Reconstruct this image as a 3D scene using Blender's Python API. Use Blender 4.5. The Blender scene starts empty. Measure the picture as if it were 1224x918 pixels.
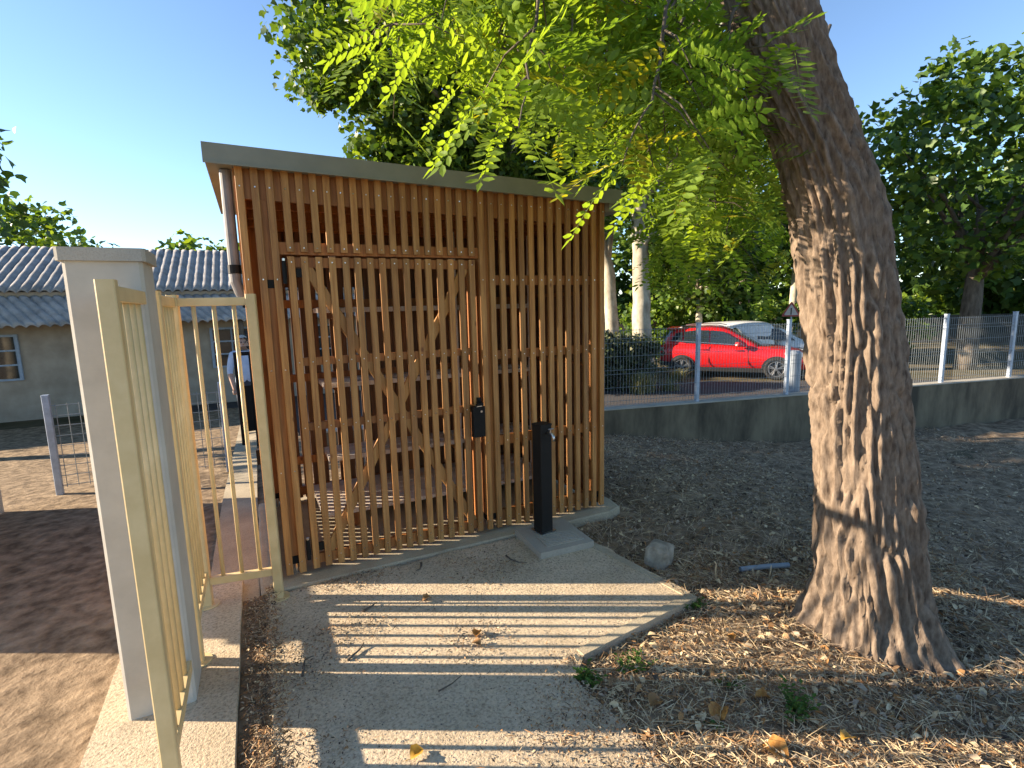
import bpy, bmesh, math, random
import numpy as np
from mathutils import Vector, Matrix, noise
R = math.radians
scn = bpy.context.scene
COL = scn.collection

# ------------------------------------------------------------------ camera
cam_d = bpy.data.cameras.new('camera')
cam = bpy.data.objects.new('camera', cam_d)
COL.objects.link(cam)
_fw = Vector((0.43649, 0.88787, -0.14545)); _r = Vector((0.89557, -0.44426, -0.02436)); _u = Vector((0.08624, 0.11963, 0.98907))
M4 = Matrix((_r, _u, -_fw)).transposed().to_4x4()
M4.translation = Vector((-0.0557, -3.4827, 1.7074))
cam.matrix_world = M4
cam_d.sensor_width = 36.0
cam_d.lens = 36.0 * 620 / 1224
cam_d.clip_start = 0.05
cam_d.clip_end = 1500
scn.camera = cam

# ------------------------------------------------------------------ sky and sun
SUN_EL = 19.0
LH = Vector((0.876, -0.482)).normalized()          # horizontal travel of the sunlight
world = bpy.data.worlds.new('World'); scn.world = world
world.use_nodes = True
wn = world.node_tree.nodes; wn.clear()
wo = wn.new('ShaderNodeOutputWorld'); wb = wn.new('ShaderNodeBackground'); ws = wn.new('ShaderNodeTexSky')
ws.sky_type = 'NISHITA'; ws.sun_disc = False
ws.sun_elevation = R(SUN_EL); ws.sun_rotation = math.atan2(-LH.x, -LH.y)
ws.altitude = 1500; ws.air_density = 1.0; ws.dust_density = 0.1; ws.ozone_density = 3.5
wb.inputs['Strength'].default_value = 0.105
world.node_tree.links.new(ws.outputs[0], wb.inputs[0]); world.node_tree.links.new(wb.outputs[0], wo.inputs[0])
sun_d = bpy.data.lights.new('sun', 'SUN'); sun = bpy.data.objects.new('sun', sun_d); COL.objects.link(sun)
sun_d.energy = 5.0; sun_d.angle = R(0.53); sun_d.color = (1.0, 0.87, 0.72)
c = math.cos(R(SUN_EL))
sun.rotation_euler = Vector((LH.x * c, LH.y * c, -math.sin(R(SUN_EL)))).to_track_quat('-Z', 'Y').to_euler()
sun.location = (-20, 12, 12)
scn.view_settings.view_transform = 'Standard'
scn.view_settings.look = 'None'
scn.view_settings.gamma = 1.0
scn.view_settings.use_curve_mapping = False
scn.view_settings.exposure = 1.65
scn.view_settings.use_white_balance = True          # the phone's white balance was set for open shade
scn.view_settings.white_balance_temperature = 7100
scn.view_settings.white_balance_tint = 10
scn.render.engine = 'CYCLES'
scn.cycles.max_bounces = 4
scn.cycles.transparent_max_bounces = 8

# ------------------------------------------------------------------ helpers
def tag(o, label=None, cat=None, group=None, kind=None):
    if label: o['label'] = label
    if cat: o['category'] = cat
    if group: o['group'] = group
    if kind: o['kind'] = kind
    return o

def link(o, parent=None):
    COL.objects.link(o)
    if parent is not None: o.parent = parent
    return o

def empty(name, loc=(0, 0, 0), rz=0.0):
    o = bpy.data.objects.new(name, None); o.location = loc; o.rotation_euler = (0, 0, rz)
    o.empty_display_size = 0.1
    return link(o)

class MB:
    def __init__(s): s.v = []; s.f = []; s.m = []; s.cur = 0
    def add(s, vs, fs):
        b = len(s.v); s.v += [tuple(v) for v in vs]
        for f in fs: s.f.append([b + i for i in f]); s.m.append(s.cur)
    def box(s, x0, x1, y0, y1, z0, z1, M=None):
        vs = [Vector((x, y, z)) for z in (z0, z1) for x, y in ((x0, y0), (x1, y0), (x1, y1), (x0, y1))]
        if M is not None: vs = [M @ v for v in vs]
        s.add(vs, [(0, 3, 2, 1), (4, 5, 6, 7), (0, 1, 5, 4), (1, 2, 6, 5), (2, 3, 7, 6), (3, 0, 4, 7)])
        return s
    def bar(s, x0, x1, y0, y1, z0, z1, c=0.003, M=None, z1b=None):
        """upright bar with chamfered long edges; z1b lets the top slope along x"""
        z1b = z1 if z1b is None else z1b
        o = [(x0 + c, y0), (x1 - c, y0), (x1, y0 + c), (x1, y1 - c), (x1 - c, y1), (x0 + c, y1), (x0, y1 - c), (x0, y0 + c)]
        vs = [Vector((x, y, z0)) for x, y in o] + [Vector((x, y, z1 + (z1b - z1) * (x - x0) / (x1 - x0))) for x, y in o]
        if M is not None: vs = [M @ v for v in vs]
        s.add(vs, [tuple(range(7, -1, -1)), tuple(range(8, 16))] + [(i, (i + 1) % 8, (i + 1) % 8 + 8, i + 8) for i in range(8)])
        return s
    def beam(s, p0, p1, w, h, up=(0, 0, 1), c=0.003):
        p0 = Vector(p0); p1 = Vector(p1); d = (p1 - p0); L = d.length; d.normalize()
        up = Vector(up); sd = d.cross(up)
        if sd.length < 1e-5: sd = d.cross(Vector((0, 1, 0)))
        sd.normalize(); u = sd.cross(d).normalized()
        M = Matrix((sd, u, d)).transposed().to_4x4(); M.translation = p0
        return s.bar(-w / 2, w / 2, -h / 2, h / 2, 0, L, c, M)
    def tube(s, pts, rad, n=8, cap=True):
        pts = [Vector(p) for p in pts]
        if not hasattr(rad, '__len__'): rad = [rad] * len(pts)
        b = len(s.v); prev = None
        for i, p in enumerate(pts):
            d = (pts[min(i + 1, len(pts) - 1)] - pts[max(i - 1, 0)]).normalized()
            a = d.cross(Vector((0.31, 0.21, 0.93))) if prev is None else prev - d * prev.dot(d)
            if a.length < 1e-4: a = d.cross(Vector((1, 0, 0)))
            a.normalize(); prev = a; e = d.cross(a)
            for k in range(n):
                t = 2 * math.pi * k / n
                s.v.append(tuple(p + (a * math.cos(t) + e * math.sin(t)) * rad[i]))
        for i in range(len(pts) - 1):
            for k in range(n):
                s.f.append([b + i * n + k, b + i * n + (k + 1) % n, b + (i + 1) * n + (k + 1) % n, b + (i + 1) * n + k]); s.m.append(s.cur)
        if cap:
            s.f.append([b + k for k in range(n - 1, -1, -1)]); s.m.append(s.cur)
            e = b + (len(pts) - 1) * n
            s.f.append([e + k for k in range(n)]); s.m.append(s.cur)
        return s
    def prism(s, poly, z0, z1, zf=None):
        n = len(poly)
        vs = [(x, y, z0) for x, y in poly] + [(x, y, z1 if zf is None else zf(x, y)) for x, y in poly]
        s.add(vs, [tuple(range(n - 1, -1, -1)), tuple(range(n, 2 * n))] + [(i, (i + 1) % n, (i + 1) % n + n, i + n) for i in range(n)])
        return s
    def mesh(s, name, mat, smooth=False):
        me = bpy.data.meshes.new(name); me.from_pydata(s.v, [], s.f)
        for m in (mat if isinstance(mat, (list, tuple)) else [mat]): me.materials.append(m)
        if max(s.m, default=0) > 0: me.polygons.foreach_set('material_index', s.m)
        if smooth: me.polygons.foreach_set('use_smooth', [True] * len(me.polygons))
        me.update(); return me
    def build(s, name, mat, parent=None, smooth=False, loc=None):
        o = bpy.data.objects.new(name, s.mesh(name, mat, smooth))
        if loc is not None: o.location = loc
        return link(o, parent)

def np_mesh(name, V, F, mats, midx=None, smooth=False):
    """V (n,3) float, F (m,k) int -> mesh, fast"""
    me = bpy.data.meshes.new(name)
    V = np.ascontiguousarray(V, dtype=np.float32); F = np.ascontiguousarray(F, dtype=np.int32); k = F.shape[1]
    me.vertices.add(len(V)); me.vertices.foreach_set('co', V.ravel())
    me.loops.add(F.size); me.loops.foreach_set('vertex_index', F.ravel())
    me.polygons.add(len(F)); me.polygons.foreach_set('loop_start', np.arange(0, F.size, k, dtype=np.int32))
    for m in mats: me.materials.append(m)
    if midx is not None: me.polygons.foreach_set('material_index', np.asarray(midx, dtype=np.int32))
    if smooth: me.polygons.foreach_set('use_smooth', np.ones(len(F), dtype=bool))
    me.update(calc_edges=True); me.validate(); return me

# ------------------------------------------------------------------ materials
def nmat(name):
    m = bpy.data.materials.new(name); m.use_nodes = True
    nt = m.node_tree; return m, nt, nt.nodes['Principled BSDF']

def ramp(nt, fac, stops):
    r = nt.nodes.new('ShaderNodeValToRGB')
    while len(r.color_ramp.elements) < len(stops): r.color_ramp.elements.new(0.5)
    for e, (p, c_) in zip(r.color_ramp.elements, stops): e.position = p; e.color = (*c_, 1)
    nt.links.new(fac, r.inputs[0]); return r.outputs[0]

def coords(nt, scale=(1, 1, 1), rand=False):
    tc = nt.nodes.new('ShaderNodeTexCoord'); mp = nt.nodes.new('ShaderNodeMapping')
    mp.inputs['Scale'].default_value = scale
    nt.links.new(tc.outputs['Object'], mp.inputs[0])
    if rand:
        oi = nt.nodes.new('ShaderNodeObjectInfo'); mu = nt.nodes.new('ShaderNodeMath'); mu.operation = 'MULTIPLY'; mu.inputs[1].default_value = 37.0
        nt.links.new(oi.outputs['Random'], mu.inputs[0]); cb = nt.nodes.new('ShaderNodeCombineXYZ')
        for i in range(3): nt.links.new(mu.outputs[0], cb.inputs[i])
        nt.links.new(cb.outputs[0], mp.inputs['Location'])
    return mp.outputs[0]

def tex(nt, co, scale, detail=4, rough=0.6, kind='noise'):
    if kind == 'noise':
        t = nt.nodes.new('ShaderNodeTexNoise'); t.inputs['Detail'].default_value = detail; t.inputs['Roughness'].default_value = rough
        out = t.outputs['Fac']
    else:
        t = nt.nodes.new('ShaderNodeTexVoronoi'); out = t.outputs['Distance']
    t.inputs['Scale'].default_value = scale
    nt.links.new(co, t.inputs['Vector']); return out

def bump(nt, b, h, strength, dist=0.01):
    n = nt.nodes.new('ShaderNodeBump'); n.inputs['Strength'].default_value = strength; n.inputs['Distance'].default_value = dist
    nt.links.new(h, n.inputs['Height']); nt.links.new(n.outputs[0], b.inputs['Normal'])

def mixc(nt, fac, a, b, mode='MIX'):
    m = nt.nodes.new('ShaderNodeMix'); m.data_type = 'RGBA'; m.blend_type = mode
    for i, v in ((0, fac), (6, a), (7, b)):
        if isinstance(v, (int, float)): m.inputs[i].default_value = v
        elif isinstance(v, tuple): m.inputs[i].default_value = (*v, 1)
        else: nt.links.new(v, m.inputs[i])
    return m.outputs[2]

def pm(name, c1, c2, scale=8, rough=0.8, bmp=0.2, bdist=0.01, stretch=(1, 1, 1), metal=0.0, detail=5, rand=False, lo=0.35, hi=0.65, spec=None, bscale=None):
    m, nt, b = nmat(name)
    co = coords(nt, stretch, rand); f = tex(nt, co, scale, detail)
    nt.links.new(ramp(nt, f, [(lo, c1), (hi, c2)]), b.inputs['Base Color'])
    b.inputs['Roughness'].default_value = rough; b.inputs['Metallic'].default_value = metal
    if spec is not None: b.inputs['Specular IOR Level'].default_value = spec
    if bmp: bump(nt, b, f if bscale is None else tex(nt, co, bscale, 3), bmp, bdist)
    return m

def wood(name, dark, mid, light, rough=0.62):
    m, nt, b = nmat(name)
    co = coords(nt, (1, 1, 0.045), True); co2 = coords(nt, (1, 1, 0.5), True)
    g = tex(nt, co, 55, 6, 0.65); k = tex(nt, co2, 3.2, 3)
    base = ramp(nt, g, [(0.28, dark), (0.5, mid), (0.75, light)])
    oi = nt.nodes.new('ShaderNodeObjectInfo')
    var = ramp(nt, oi.outputs['Random'], [(0.0, (0.72, 0.70, 0.70)), (0.5, (1.0, 1.0, 1.0)), (1.0, (1.18, 1.10, 1.02))])
    base = mixc(nt, 0.85, base, var, 'MULTIPLY')
    blot = ramp(nt, k, [(0.38, (0.74, 0.68, 0.64)), (0.55, (1, 1, 1))])
    base = mixc(nt, 0.7, base, blot, 'MULTIPLY')
    # knots
    co3 = coords(nt, (1, 1, 0.55), True); v = tex(nt, co3, 6.0, kind='vor')
    kn = ramp(nt, v, [(0.03, (0.30, 0.17, 0.10)), (0.085, (1, 1, 1))])
    base = mixc(nt, 0.8, base, kn, 'MULTIPLY')
    nt.links.new(base, b.inputs['Base Color']); b.inputs['Roughness'].default_value = rough
    bump(nt, b, g, 0.25, 0.003); return m

def leafmat(name, c1, c2, trans=0.5, rough=0.45, scale=1.4):
    m, nt, b = nmat(name)
    co = coords(nt); f = tex(nt, co, scale, 3)
    colr = ramp(nt, f, [(0.35, c1), (0.65, c2)])
    nt.links.new(colr, b.inputs['Base Color']); b.inputs['Roughness'].default_value = rough
    b.inputs['Specular IOR Level'].default_value = 0.4
    t = nt.nodes.new('ShaderNodeBsdfTranslucent')
    tcol = mixc(nt, 1.0, colr, (1.4, 1.3, 0.5), 'MULTIPLY'); nt.links.new(tcol, t.inputs[0])
    mx = nt.nodes.new('ShaderNodeMixShader'); mx.inputs[0].default_value = trans
    nt.links.new(b.outputs[0], mx.inputs[1]); nt.links.new(t.outputs[0], mx.inputs[2])
    nt.links.new(mx.outputs[0], nt.nodes['Material Output'].inputs[0]); return m

def plain(name, c_, rough=0.5, metal=0.0, spec=0.5, coat=0.0):
    m, nt, b = nmat(name)
    co = coords(nt); f = tex(nt, co, 14, 4)
    lo = tuple(x * 0.86 for x in c_); hi = tuple(min(1, x * 1.1) for x in c_)
    nt.links.new(ramp(nt, f, [(0.35, lo), (0.65, hi)]), b.inputs['Base Color'])
    b.inputs['Roughness'].default_value = rough; b.inputs['Metallic'].default_value = metal
    b.inputs['Specular IOR Level'].default_value = spec; b.inputs['Coat Weight'].default_value = coat
    return m

W_SLAT = wood('larch_slat', (0.23, 0.094, 0.024), (0.40, 0.192, 0.056), (0.52, 0.285, 0.10))
W_FRAME = wood('larch_frame', (0.20, 0.07, 0.016), (0.36, 0.14, 0.034), (0.47, 0.21, 0.06))
W_SHELF = wood('shelf_board', (0.62, 0.54, 0.45), (0.76, 0.69, 0.60), (0.80, 0.74, 0.66))
W_BRACE = wood('brace_board', (0.30, 0.135, 0.038), (0.48, 0.245, 0.075), (0.58, 0.33, 0.12))
W_BACK = wood('shade_dark_board', (0.09, 0.038, 0.013), (0.17, 0.075, 0.026), (0.24, 0.115, 0.045))  # back and right boards: the shed's inner shade is put into a darker wood colour
M_ROOF = pm('roof_sheet', (0.19, 0.185, 0.14), (0.225, 0.22, 0.165), 6, 0.5, 0.02)
M_PIPE = pm('zinc_pipe', (0.15, 0.14, 0.135), (0.21, 0.195, 0.19), 9, 0.6, 0.02)
M_BLACK = plain('black_steel', (0.008, 0.008, 0.008), 0.6, 0.0, 0.2)
M_STEEL = plain('bright_steel', (0.6, 0.6, 0.6), 0.28, 1.0)
M_CREAM = pm('cream_paint', (0.56, 0.42, 0.205), (0.66, 0.51, 0.27), 7, 0.5, 0.05, detail=9)
M_BOLL = plain('tap_post_coating', (0.010, 0.0095, 0.009), 0.6, 0.0, 0.25)
M_GALV = plain('galvanised', (0.36, 0.42, 0.50), 0.5, 0.3)

def concrete(name, c1, c2, speck=0.0, sc=14, bmp=0.4):
    m, nt, b = nmat(name); co = coords(nt)
    f = tex(nt, co, 2.3, 6, 0.65); col = ramp(nt, f, [(0.3, c1), (0.7, c2)])
    g = tex(nt, co, sc * 9, 4, 0.7)
    if speck:
        sp = ramp(nt, g, [(0.34, (0.52, 0.49, 0.46)), (0.48, (0.97, 0.97, 0.97)), (0.66, (1.2, 1.19, 1.16))])
        col = mixc(nt, speck, col, sp, 'MULTIPLY')
        v = tex(nt, co, sc * 7, kind='vor'); col = mixc(nt, speck * 0.3, col, ramp(nt, v, [(0.1, (0.55, 0.50, 0.46)), (0.5, (1.15, 1.13, 1.1))]), 'MULTIPLY')
    nt.links.new(col, b.inputs['Base Color']); b.inputs['Roughness'].default_value = 0.92; b.inputs['Specular IOR Level'].default_value = 0.2
    bump(nt, b, g, bmp, 0.006); return m
M_PATH = concrete('exposed_aggregate', (0.45, 0.36, 0.245), (0.64, 0.525, 0.375), 0.9, 8, 1.0)
M_SLAB = concrete('smooth_concrete', (0.32, 0.27, 0.19), (0.49, 0.42, 0.30), 0.5, 12, 0.5)
M_PRECAST = concrete('precast_slab', (0.32, 0.29, 0.235), (0.42, 0.385, 0.315), 0.35, 16, 0.25)
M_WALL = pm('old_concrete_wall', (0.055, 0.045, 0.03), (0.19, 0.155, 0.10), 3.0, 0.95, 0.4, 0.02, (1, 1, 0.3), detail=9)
M_CAP = concrete('wall_coping', (0.33, 0.31, 0.26), (0.43, 0.40, 0.34), 0.3, 20, 0.15)
M_SOIL = pm('dry_soil', (0.13, 0.092, 0.058), (0.36, 0.265, 0.17), 9, 0.95, 0.9, 0.03, detail=8, spec=0.1)
M_ASPH = concrete('asphalt', (0.060, 0.056, 0.056), (0.085, 0.078, 0.077), 0.5, 20, 0.4)
M_FAR = pm('far_ground', (0.07, 0.065, 0.035), (0.15, 0.12, 0.075), 1.1, 0.95, 0.5, 0.05, detail=8, spec=0.1)
M_BARK = None
def bark(name, c1, c2, stretch, scale, bmp, dist):
    m, nt, b = nmat(name); co = coords(nt, stretch)
    f = tex(nt, co, scale, 8, 0.7); v = tex(nt, co, scale * 0.8, kind='vor')
    col = ramp(nt, f, [(0.3, c1), (0.68, c2)]); col = mixc(nt, 0.6, col, ramp(nt, v, [(0.05, (0.35, 0.3, 0.28)), (0.4, (1.1, 1.1, 1.1))]), 'MULTIPLY')
    nt.links.new(col, b.inputs['Base Color']); b.inputs['Roughness'].default_value = 0.95; b.inputs['Specular IOR Level'].default_value = 0.15
    bump(nt, b, f, bmp, dist); return m
M_ROBBARK = bark('furrowed_bark', (0.085, 0.06, 0.043), (0.25, 0.19, 0.14), (1, 1, 0.3), 40, 0.8, 0.008)
M_PLBARK = bark('plane_bark', (0.20, 0.17, 0.12), (0.52, 0.47, 0.37), (1, 1, 0.5), 4, 0.3, 0.02)
M_DKBARK = bark('dark_bark', (0.06, 0.05, 0.04), (0.17, 0.14, 0.11), (1, 1, 0.3), 8, 0.6, 0.03)
L_ROB = [leafmat('robinia_leaf', (0.175, 0.28, 0.036), (0.24, 0.345, 0.048), 0.58), leafmat('robinia_leaf_deep', (0.11, 0.20, 0.03), (0.15, 0.25, 0.038), 0.55), leafmat('robinia_leaf_yellow', (0.30, 0.32, 0.03), (0.36, 0.34, 0.04), 0.5)]
L_PLANE = [leafmat('plane_leaf', (0.075, 0.145, 0.022), (0.11, 0.19, 0.03), 0.4), leafmat('plane_leaf_dark', (0.038, 0.085, 0.016), (0.058, 0.115, 0.022), 0.3), leafmat('plane_leaf_light', (0.15, 0.235, 0.035), (0.19, 0.275, 0.042), 0.5)]
L_HEDGE = [leafmat('hedge_leaf', (0.055, 0.075, 0.03), (0.085, 0.11, 0.045), 0.2), leafmat('hedge_leaf_dark', (0.028, 0.042, 0.018), (0.045, 0.06, 0.025), 0.15), leafmat('hedge_leaf_pale', (0.15, 0.16, 0.075), (0.20, 0.20, 0.10), 0.3)]
L_WEED = [leafmat('weed_leaf', (0.055, 0.13, 0.022), (0.09, 0.19, 0.035), 0.35)]
D_LIT = [pm('litter_tan', (0.50, 0.37, 0.21), (0.66, 0.52, 0.32), 30, 0.85, 0, rand=False), pm('litter_brown', (0.20, 0.115, 0.055), (0.32, 0.19, 0.095), 30, 0.85, 0),
         pm('litter_grey', (0.28, 0.21, 0.145), (0.42, 0.33, 0.235), 30, 0.9, 0), pm('litter_rust', (0.33, 0.15, 0.05), (0.42, 0.22, 0.08), 30, 0.8, 0), pm('litter_dark', (0.05, 0.034, 0.022), (0.09, 0.06, 0.04), 30, 0.9, 0)]

# ------------------------------------------------------------------ the ground
random.seed(4); rng = np.random.default_rng(4)
def wall_y(x): return 2.38 - 0.21 * (x - 6.02)
def gz(x, y):
    z = -0.075
    if x > 3.4: z -= 0.13 * (x - 3.4) * min(1, (x - 3.4) / 0.8 * 0.5 + 0.5)
    w = max(0.0, min(1.0, 1.5 - x))
    if y > 2: z -= 0.07 * (y - 2) * w
    if y < -1.4 and x < 2.6: z += 0.05 * min(1, (-1.4 - y) / .3) * min(1, (2.6 - x) / .9)
    return max(z, -0.60)
def gzn(x, y):
    n = noise.noise(Vector((x * 1.7, y * 1.7, 0))) * (0.05 if x > 2.9 else 0.02) + noise.noise(Vector((x * 7, y * 7, 3))) * (0.032 if x > 2.6 else 0.012)
    k = 1.0 if x > 2.2 else 0.35
    return gz(x, y) + (n + 0.008) * k
def ground_sheet():
    xs = np.unique(np.concatenate([np.linspace(-40, -4, 20), np.linspace(-4, 1.0, 30), np.linspace(1.0, 8.5, 126), np.linspace(8.5, 16, 60)]))
    ys = np.unique(np.concatenate([np.linspace(-40, -4, 18), np.linspace(-4, 4.2, 130), np.linspace(4.2, 11, 20)]))
    V = []; idx = {}; F = []
    for i, x in enumerate(xs):
        for j, y in enumerate(ys):
            idx[i, j] = len(V); V.append((x, y, gzn(x, y)))
    for i in range(len(xs) - 1):
        for j in range(len(ys) - 1):
            if xs[i] >= 0.45 and ys[j + 1] > wall_y(xs[i]) + 0.06: continue
            F.append((idx[i, j], idx[i + 1, j], idx[i + 1, j + 1], idx[i, j + 1]))
    o = bpy.data.objects.new('ground', np_mesh('ground', np.array(V), np.array(F), [M_SOIL], smooth=True))
    tag(link(o), kind='structure')
ground_sheet()
m = MB(); m.add([(-700, -700, -0.62), (700, -700, -0.62), (700, 700, -0.62), (-700, 700, -0.62)], [(0, 1, 2, 3)])
tag(m.build('terrain', M_FAR), kind='structure')
m = MB(); m.add([(x, y, -0.614) for x, y in ((1, 4.5), (14.6, 1.0), (20, -6), (45, -13.2), (11.3, 8.0), (-3, 16.6), (-3, 13))], [tuple(range(7))])
tag(m.build('road', M_ASPH), kind='structure')

# concrete slab under the shed, with a worn front edge
def rough_prism(name, poly, z0, z1, mat, step=0.12, amp=0.008, seed=1):
    pts = []
    for i, p in enumerate(poly):
        q = poly[(i + 1) % len(poly)]; L = math.hypot(q[0] - p[0], q[1] - p[1]); n = max(1, int(L / step))
        for k in range(n):
            t = k / n; x = p[0] + (q[0] - p[0]) * t; y = p[1] + (q[1] - p[1]) * t
            d = amp * noise.noise(Vector((x * 6, y * 6, seed)))
            pts.append((x + d, y + d * 1.1))
    n = len(pts); cx = sum(p[0] for p in pts) / n; cy = sum(p[1] for p in pts) / n
    ins = [(x + (cx - x) * 0.012, y + (cy - y) * 0.012) for x, y in pts]
    mb = MB(); mb.add([(x, y, z0) for x, y in pts] + [(x, y, z1 - 0.008) for x, y in pts] + [(x, y, z1) for x, y in ins],
        [(i, (i + 1) % n, (i + 1) % n + n, i + n) for i in range(n)] + [(i + n, (i + 1) % n + n, (i + 1) % n + 2 * n, i + 2 * n) for i in range(n)] + [tuple(range(2 * n, 3 * n))])
    return mb.build(name, mat)
tag(rough_prism('shed_slab', [(-0.16, -0.12), (2.50, -0.12), (2.63, -0.06), (2.66, 0.10), (2.66, 1.6), (-0.16, 1.6)], -0.2, 0.0, M_SLAB), kind='structure')
PAD = [(-0.13, -0.13), (2.03, -0.13), (2.13, -1.36), (1.28, -1.50), (1.15, -1.62), (1.20, -2.2), (1.3, -3.4), (1.5, -6.0), (-0.13, -6.0)]
PATHZ = -0.010
tag(rough_prism('path', PAD, -0.2, PATHZ, M_PATH, 0.05, 0.045, 3), kind='structure')
# smooth formed edge of the path
m = MB()
for a, b_ in (((2.035, -0.50), (2.15, -1.345)), ((2.145, -1.405), (1.27, -1.52))):
    d = Vector((b_[0] - a[0], b_[1] - a[1])).normalized(); n = Vector((-d.y, d.x)) * (0.05 if a[0] < 2.1 else -0.055)
    n = Vector((-d.y, d.x)) * -0.055
    m.prism([a, b_, (b_[0] + n.x, b_[1] + n.y), (a[0] + n.x, a[1] + n.y)][::-1], -0.15, PATHZ + (0.006 if a[1] > -1 else 0.0085))
tag(m.build('path_edging', M_SLAB), kind='structure')
tag(rough_prism('kerb_strip', [(-0.80, -6), (-0.26, -6), (-0.26, 0.12), (-0.80, 0.12)], -0.2, 0.015, M_PATH, 0.1, 0.006, 7), kind='structure')
m = MB()
n = 24
for i in range(n):
    y0 = -0.12 + i * (8.0 / n); y1 = -0.12 + (i + 1) * (8.0 / n)
    m.add([(-0.46, y0, gz(-.3, y0) + 0.05), (-0.165, y0, gz(-.3, y0) + 0.05), (-0.165, y1, gz(-.3, y1) + 0.05), (-0.46, y1, gz(-.3, y1) + 0.05)], [(0, 1, 2, 3)])
tag(m.build('side_path', M_SLAB), kind='structure')

m = MB(); m.box(-0.2595, -0.10, -6, -0.125, -0.15, -0.014)
tag(m.build('soil_strip', M_SOIL), kind='structure')
# ------------------------------------------------------------------ timber shed
def top_z(x): return 2.55 - 0.016 * x
shed = empty('timber_shed', (0, 0, 0))
tag(shed, 'orange-brown timber slatted shelter with a braced door and grey flat roof', 'shed')
SW, SD = 0.0415, 0.028
slat_cache = {}; jit = random.Random(9)
def slat(parent, x, y, z0, z1, w=SW, d=SD, rz=0.0, name='slat', mat=None):
    key = (round(z1 - z0, 3), w, d, mat)
    if key not in slat_cache:
        slat_cache[key] = MB().bar(0, w, 0, d, 0, z1 - z0, 0.0025).mesh('slat', mat or W_SLAT)
    o = bpy.data.objects.new(name, slat_cache[key]); o.location = (x, y, z0)
    o.rotation_euler = (jit.gauss(0, .0006), jit.gauss(0, .0008), rz + jit.gauss(0, .012))
    return link(o, parent)
jit = random.Random(9)
def jx(): return jit.uniform(-0.0025, 0.0025)
# front: left of door, above door, right of door
DX = [0.163 + i * 0.0788 for i in range(16)]
RX = [DX[-1] + 0.0805 * (i + 1) for i in range(14)]
FX = [-0.08, 0.0, 0.077] + RX
for x in FX: slat(shed, x + jx(), 0.0 + jx() * 0.6, 0.022 + jx() * 2, top_z(x) - 0.004)
for x in DX: slat(shed, x + jx(), 0.0 + jx() * 0.6, 2.076, top_z(x) - 0.004)
door = bpy.data.objects.new('door', None); link(door, shed); door.empty_display_size = 0.1
door.location = (0.15, 0, 0)
for x in DX: slat(door, x + jx() - 0.15, 0.0 + jx() * 0.6, 0.03 + jx(), 2.048)
# left, right and back walls
jit2 = None
for i in range(18):
    y = 0.045 + i * 0.0815
    slat(shed, -0.088 + SD, y, 0.022, top_z(0) - 0.004, w=0.052, rz=math.pi / 2)
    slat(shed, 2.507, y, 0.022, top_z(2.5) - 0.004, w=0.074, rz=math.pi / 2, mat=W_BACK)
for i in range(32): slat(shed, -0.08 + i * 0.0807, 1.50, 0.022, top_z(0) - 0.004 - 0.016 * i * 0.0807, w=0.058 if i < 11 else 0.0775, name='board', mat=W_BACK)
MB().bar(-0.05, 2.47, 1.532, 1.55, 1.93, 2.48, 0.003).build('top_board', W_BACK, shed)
# posts and rails
for (x, y, w) in ((0.005, 0.032, 0.105), (1.425, 0.032, 0.085), (2.40, 0.032, 0.09), (-0.055, 1.40, 0.09), (1.2, 1.40, 0.09), (2.385, 1.40, 0.09)):
    MB().bar(x, x + w, y, y + 0.09, 0.10, top_z(x) - 0.02, 0.004).build('post', W_FRAME, shed)
    f = MB().tube([(x + w / 2, y + 0.045, 0.0), (x + w / 2, y + 0.045, 0.085)], 0.021, 12).build('post_foot', M_STEEL, shed)
    MB().box(x + 0.004, x + w - 0.004, y + 0.004, y + 0.086, 0.085, 0.099).box(x - 0.001, x + w + 0.001, y - 0.0015, y + 0.0915, 0.0985, 0.135).build('foot_plate', M_BLACK, shed)
def rail(x0, x1, z0, z1, y0=0.030, y1=0.062, parent=None, sl=0.0):
    mb = MB(); mb.add([(x, y, z) for (x, zz) in ((x0, 0), (x1, -sl * (x1 - x0))) for y, z in ((y0, z0 + zz), (y1, z0 + zz), (y1, z1 + zz), (y0, z1 + zz))],
        [(0, 1, 2, 3), (7, 6, 5, 4), (0, 4, 5, 1), (1, 5, 6, 2), (2, 6, 7, 3), (3, 7, 4, 0)])
    return mb.build('rail', W_FRAME, parent or shed)
rail(-0.05, 2.48, 2.375, 2.545, 0.0295, 0.065, sl=0.016)
rail(0.113, 1.425, 2.062, 2.135, 0.031, 0.07)
for z0, z1 in ((1.875, 1.945), (1.33, 1.395), (0.67, 0.745), (0.06, 0.15)): rail(1.512, 2.398, z0, z1)
for z0, z1 in ((2.40, 2.54), (1.75, 1.82), (1.10, 1.17), (0.35, 0.42), (0.06, 0.14)):
    rail(0.04, 1.19, z0, z1, 1.455, 1.498); rail(1.30, 2.38, z0, z1, 1.455, 1.498)
for z0, z1 in ((2.38, 2.53), (1.80, 1.87), (1.20, 1.27), (0.55, 0.62), (0.05, 0.12)):
    MB().box(-0.058, -0.03, 0.13, 1.39, z0, z1).build('rail', W_FRAME, shed)
    MB().box(2.448, 2.477, 0.13, 1.39, z0, z1 - 0.04).build('rail', W_FRAME, shed)
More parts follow.
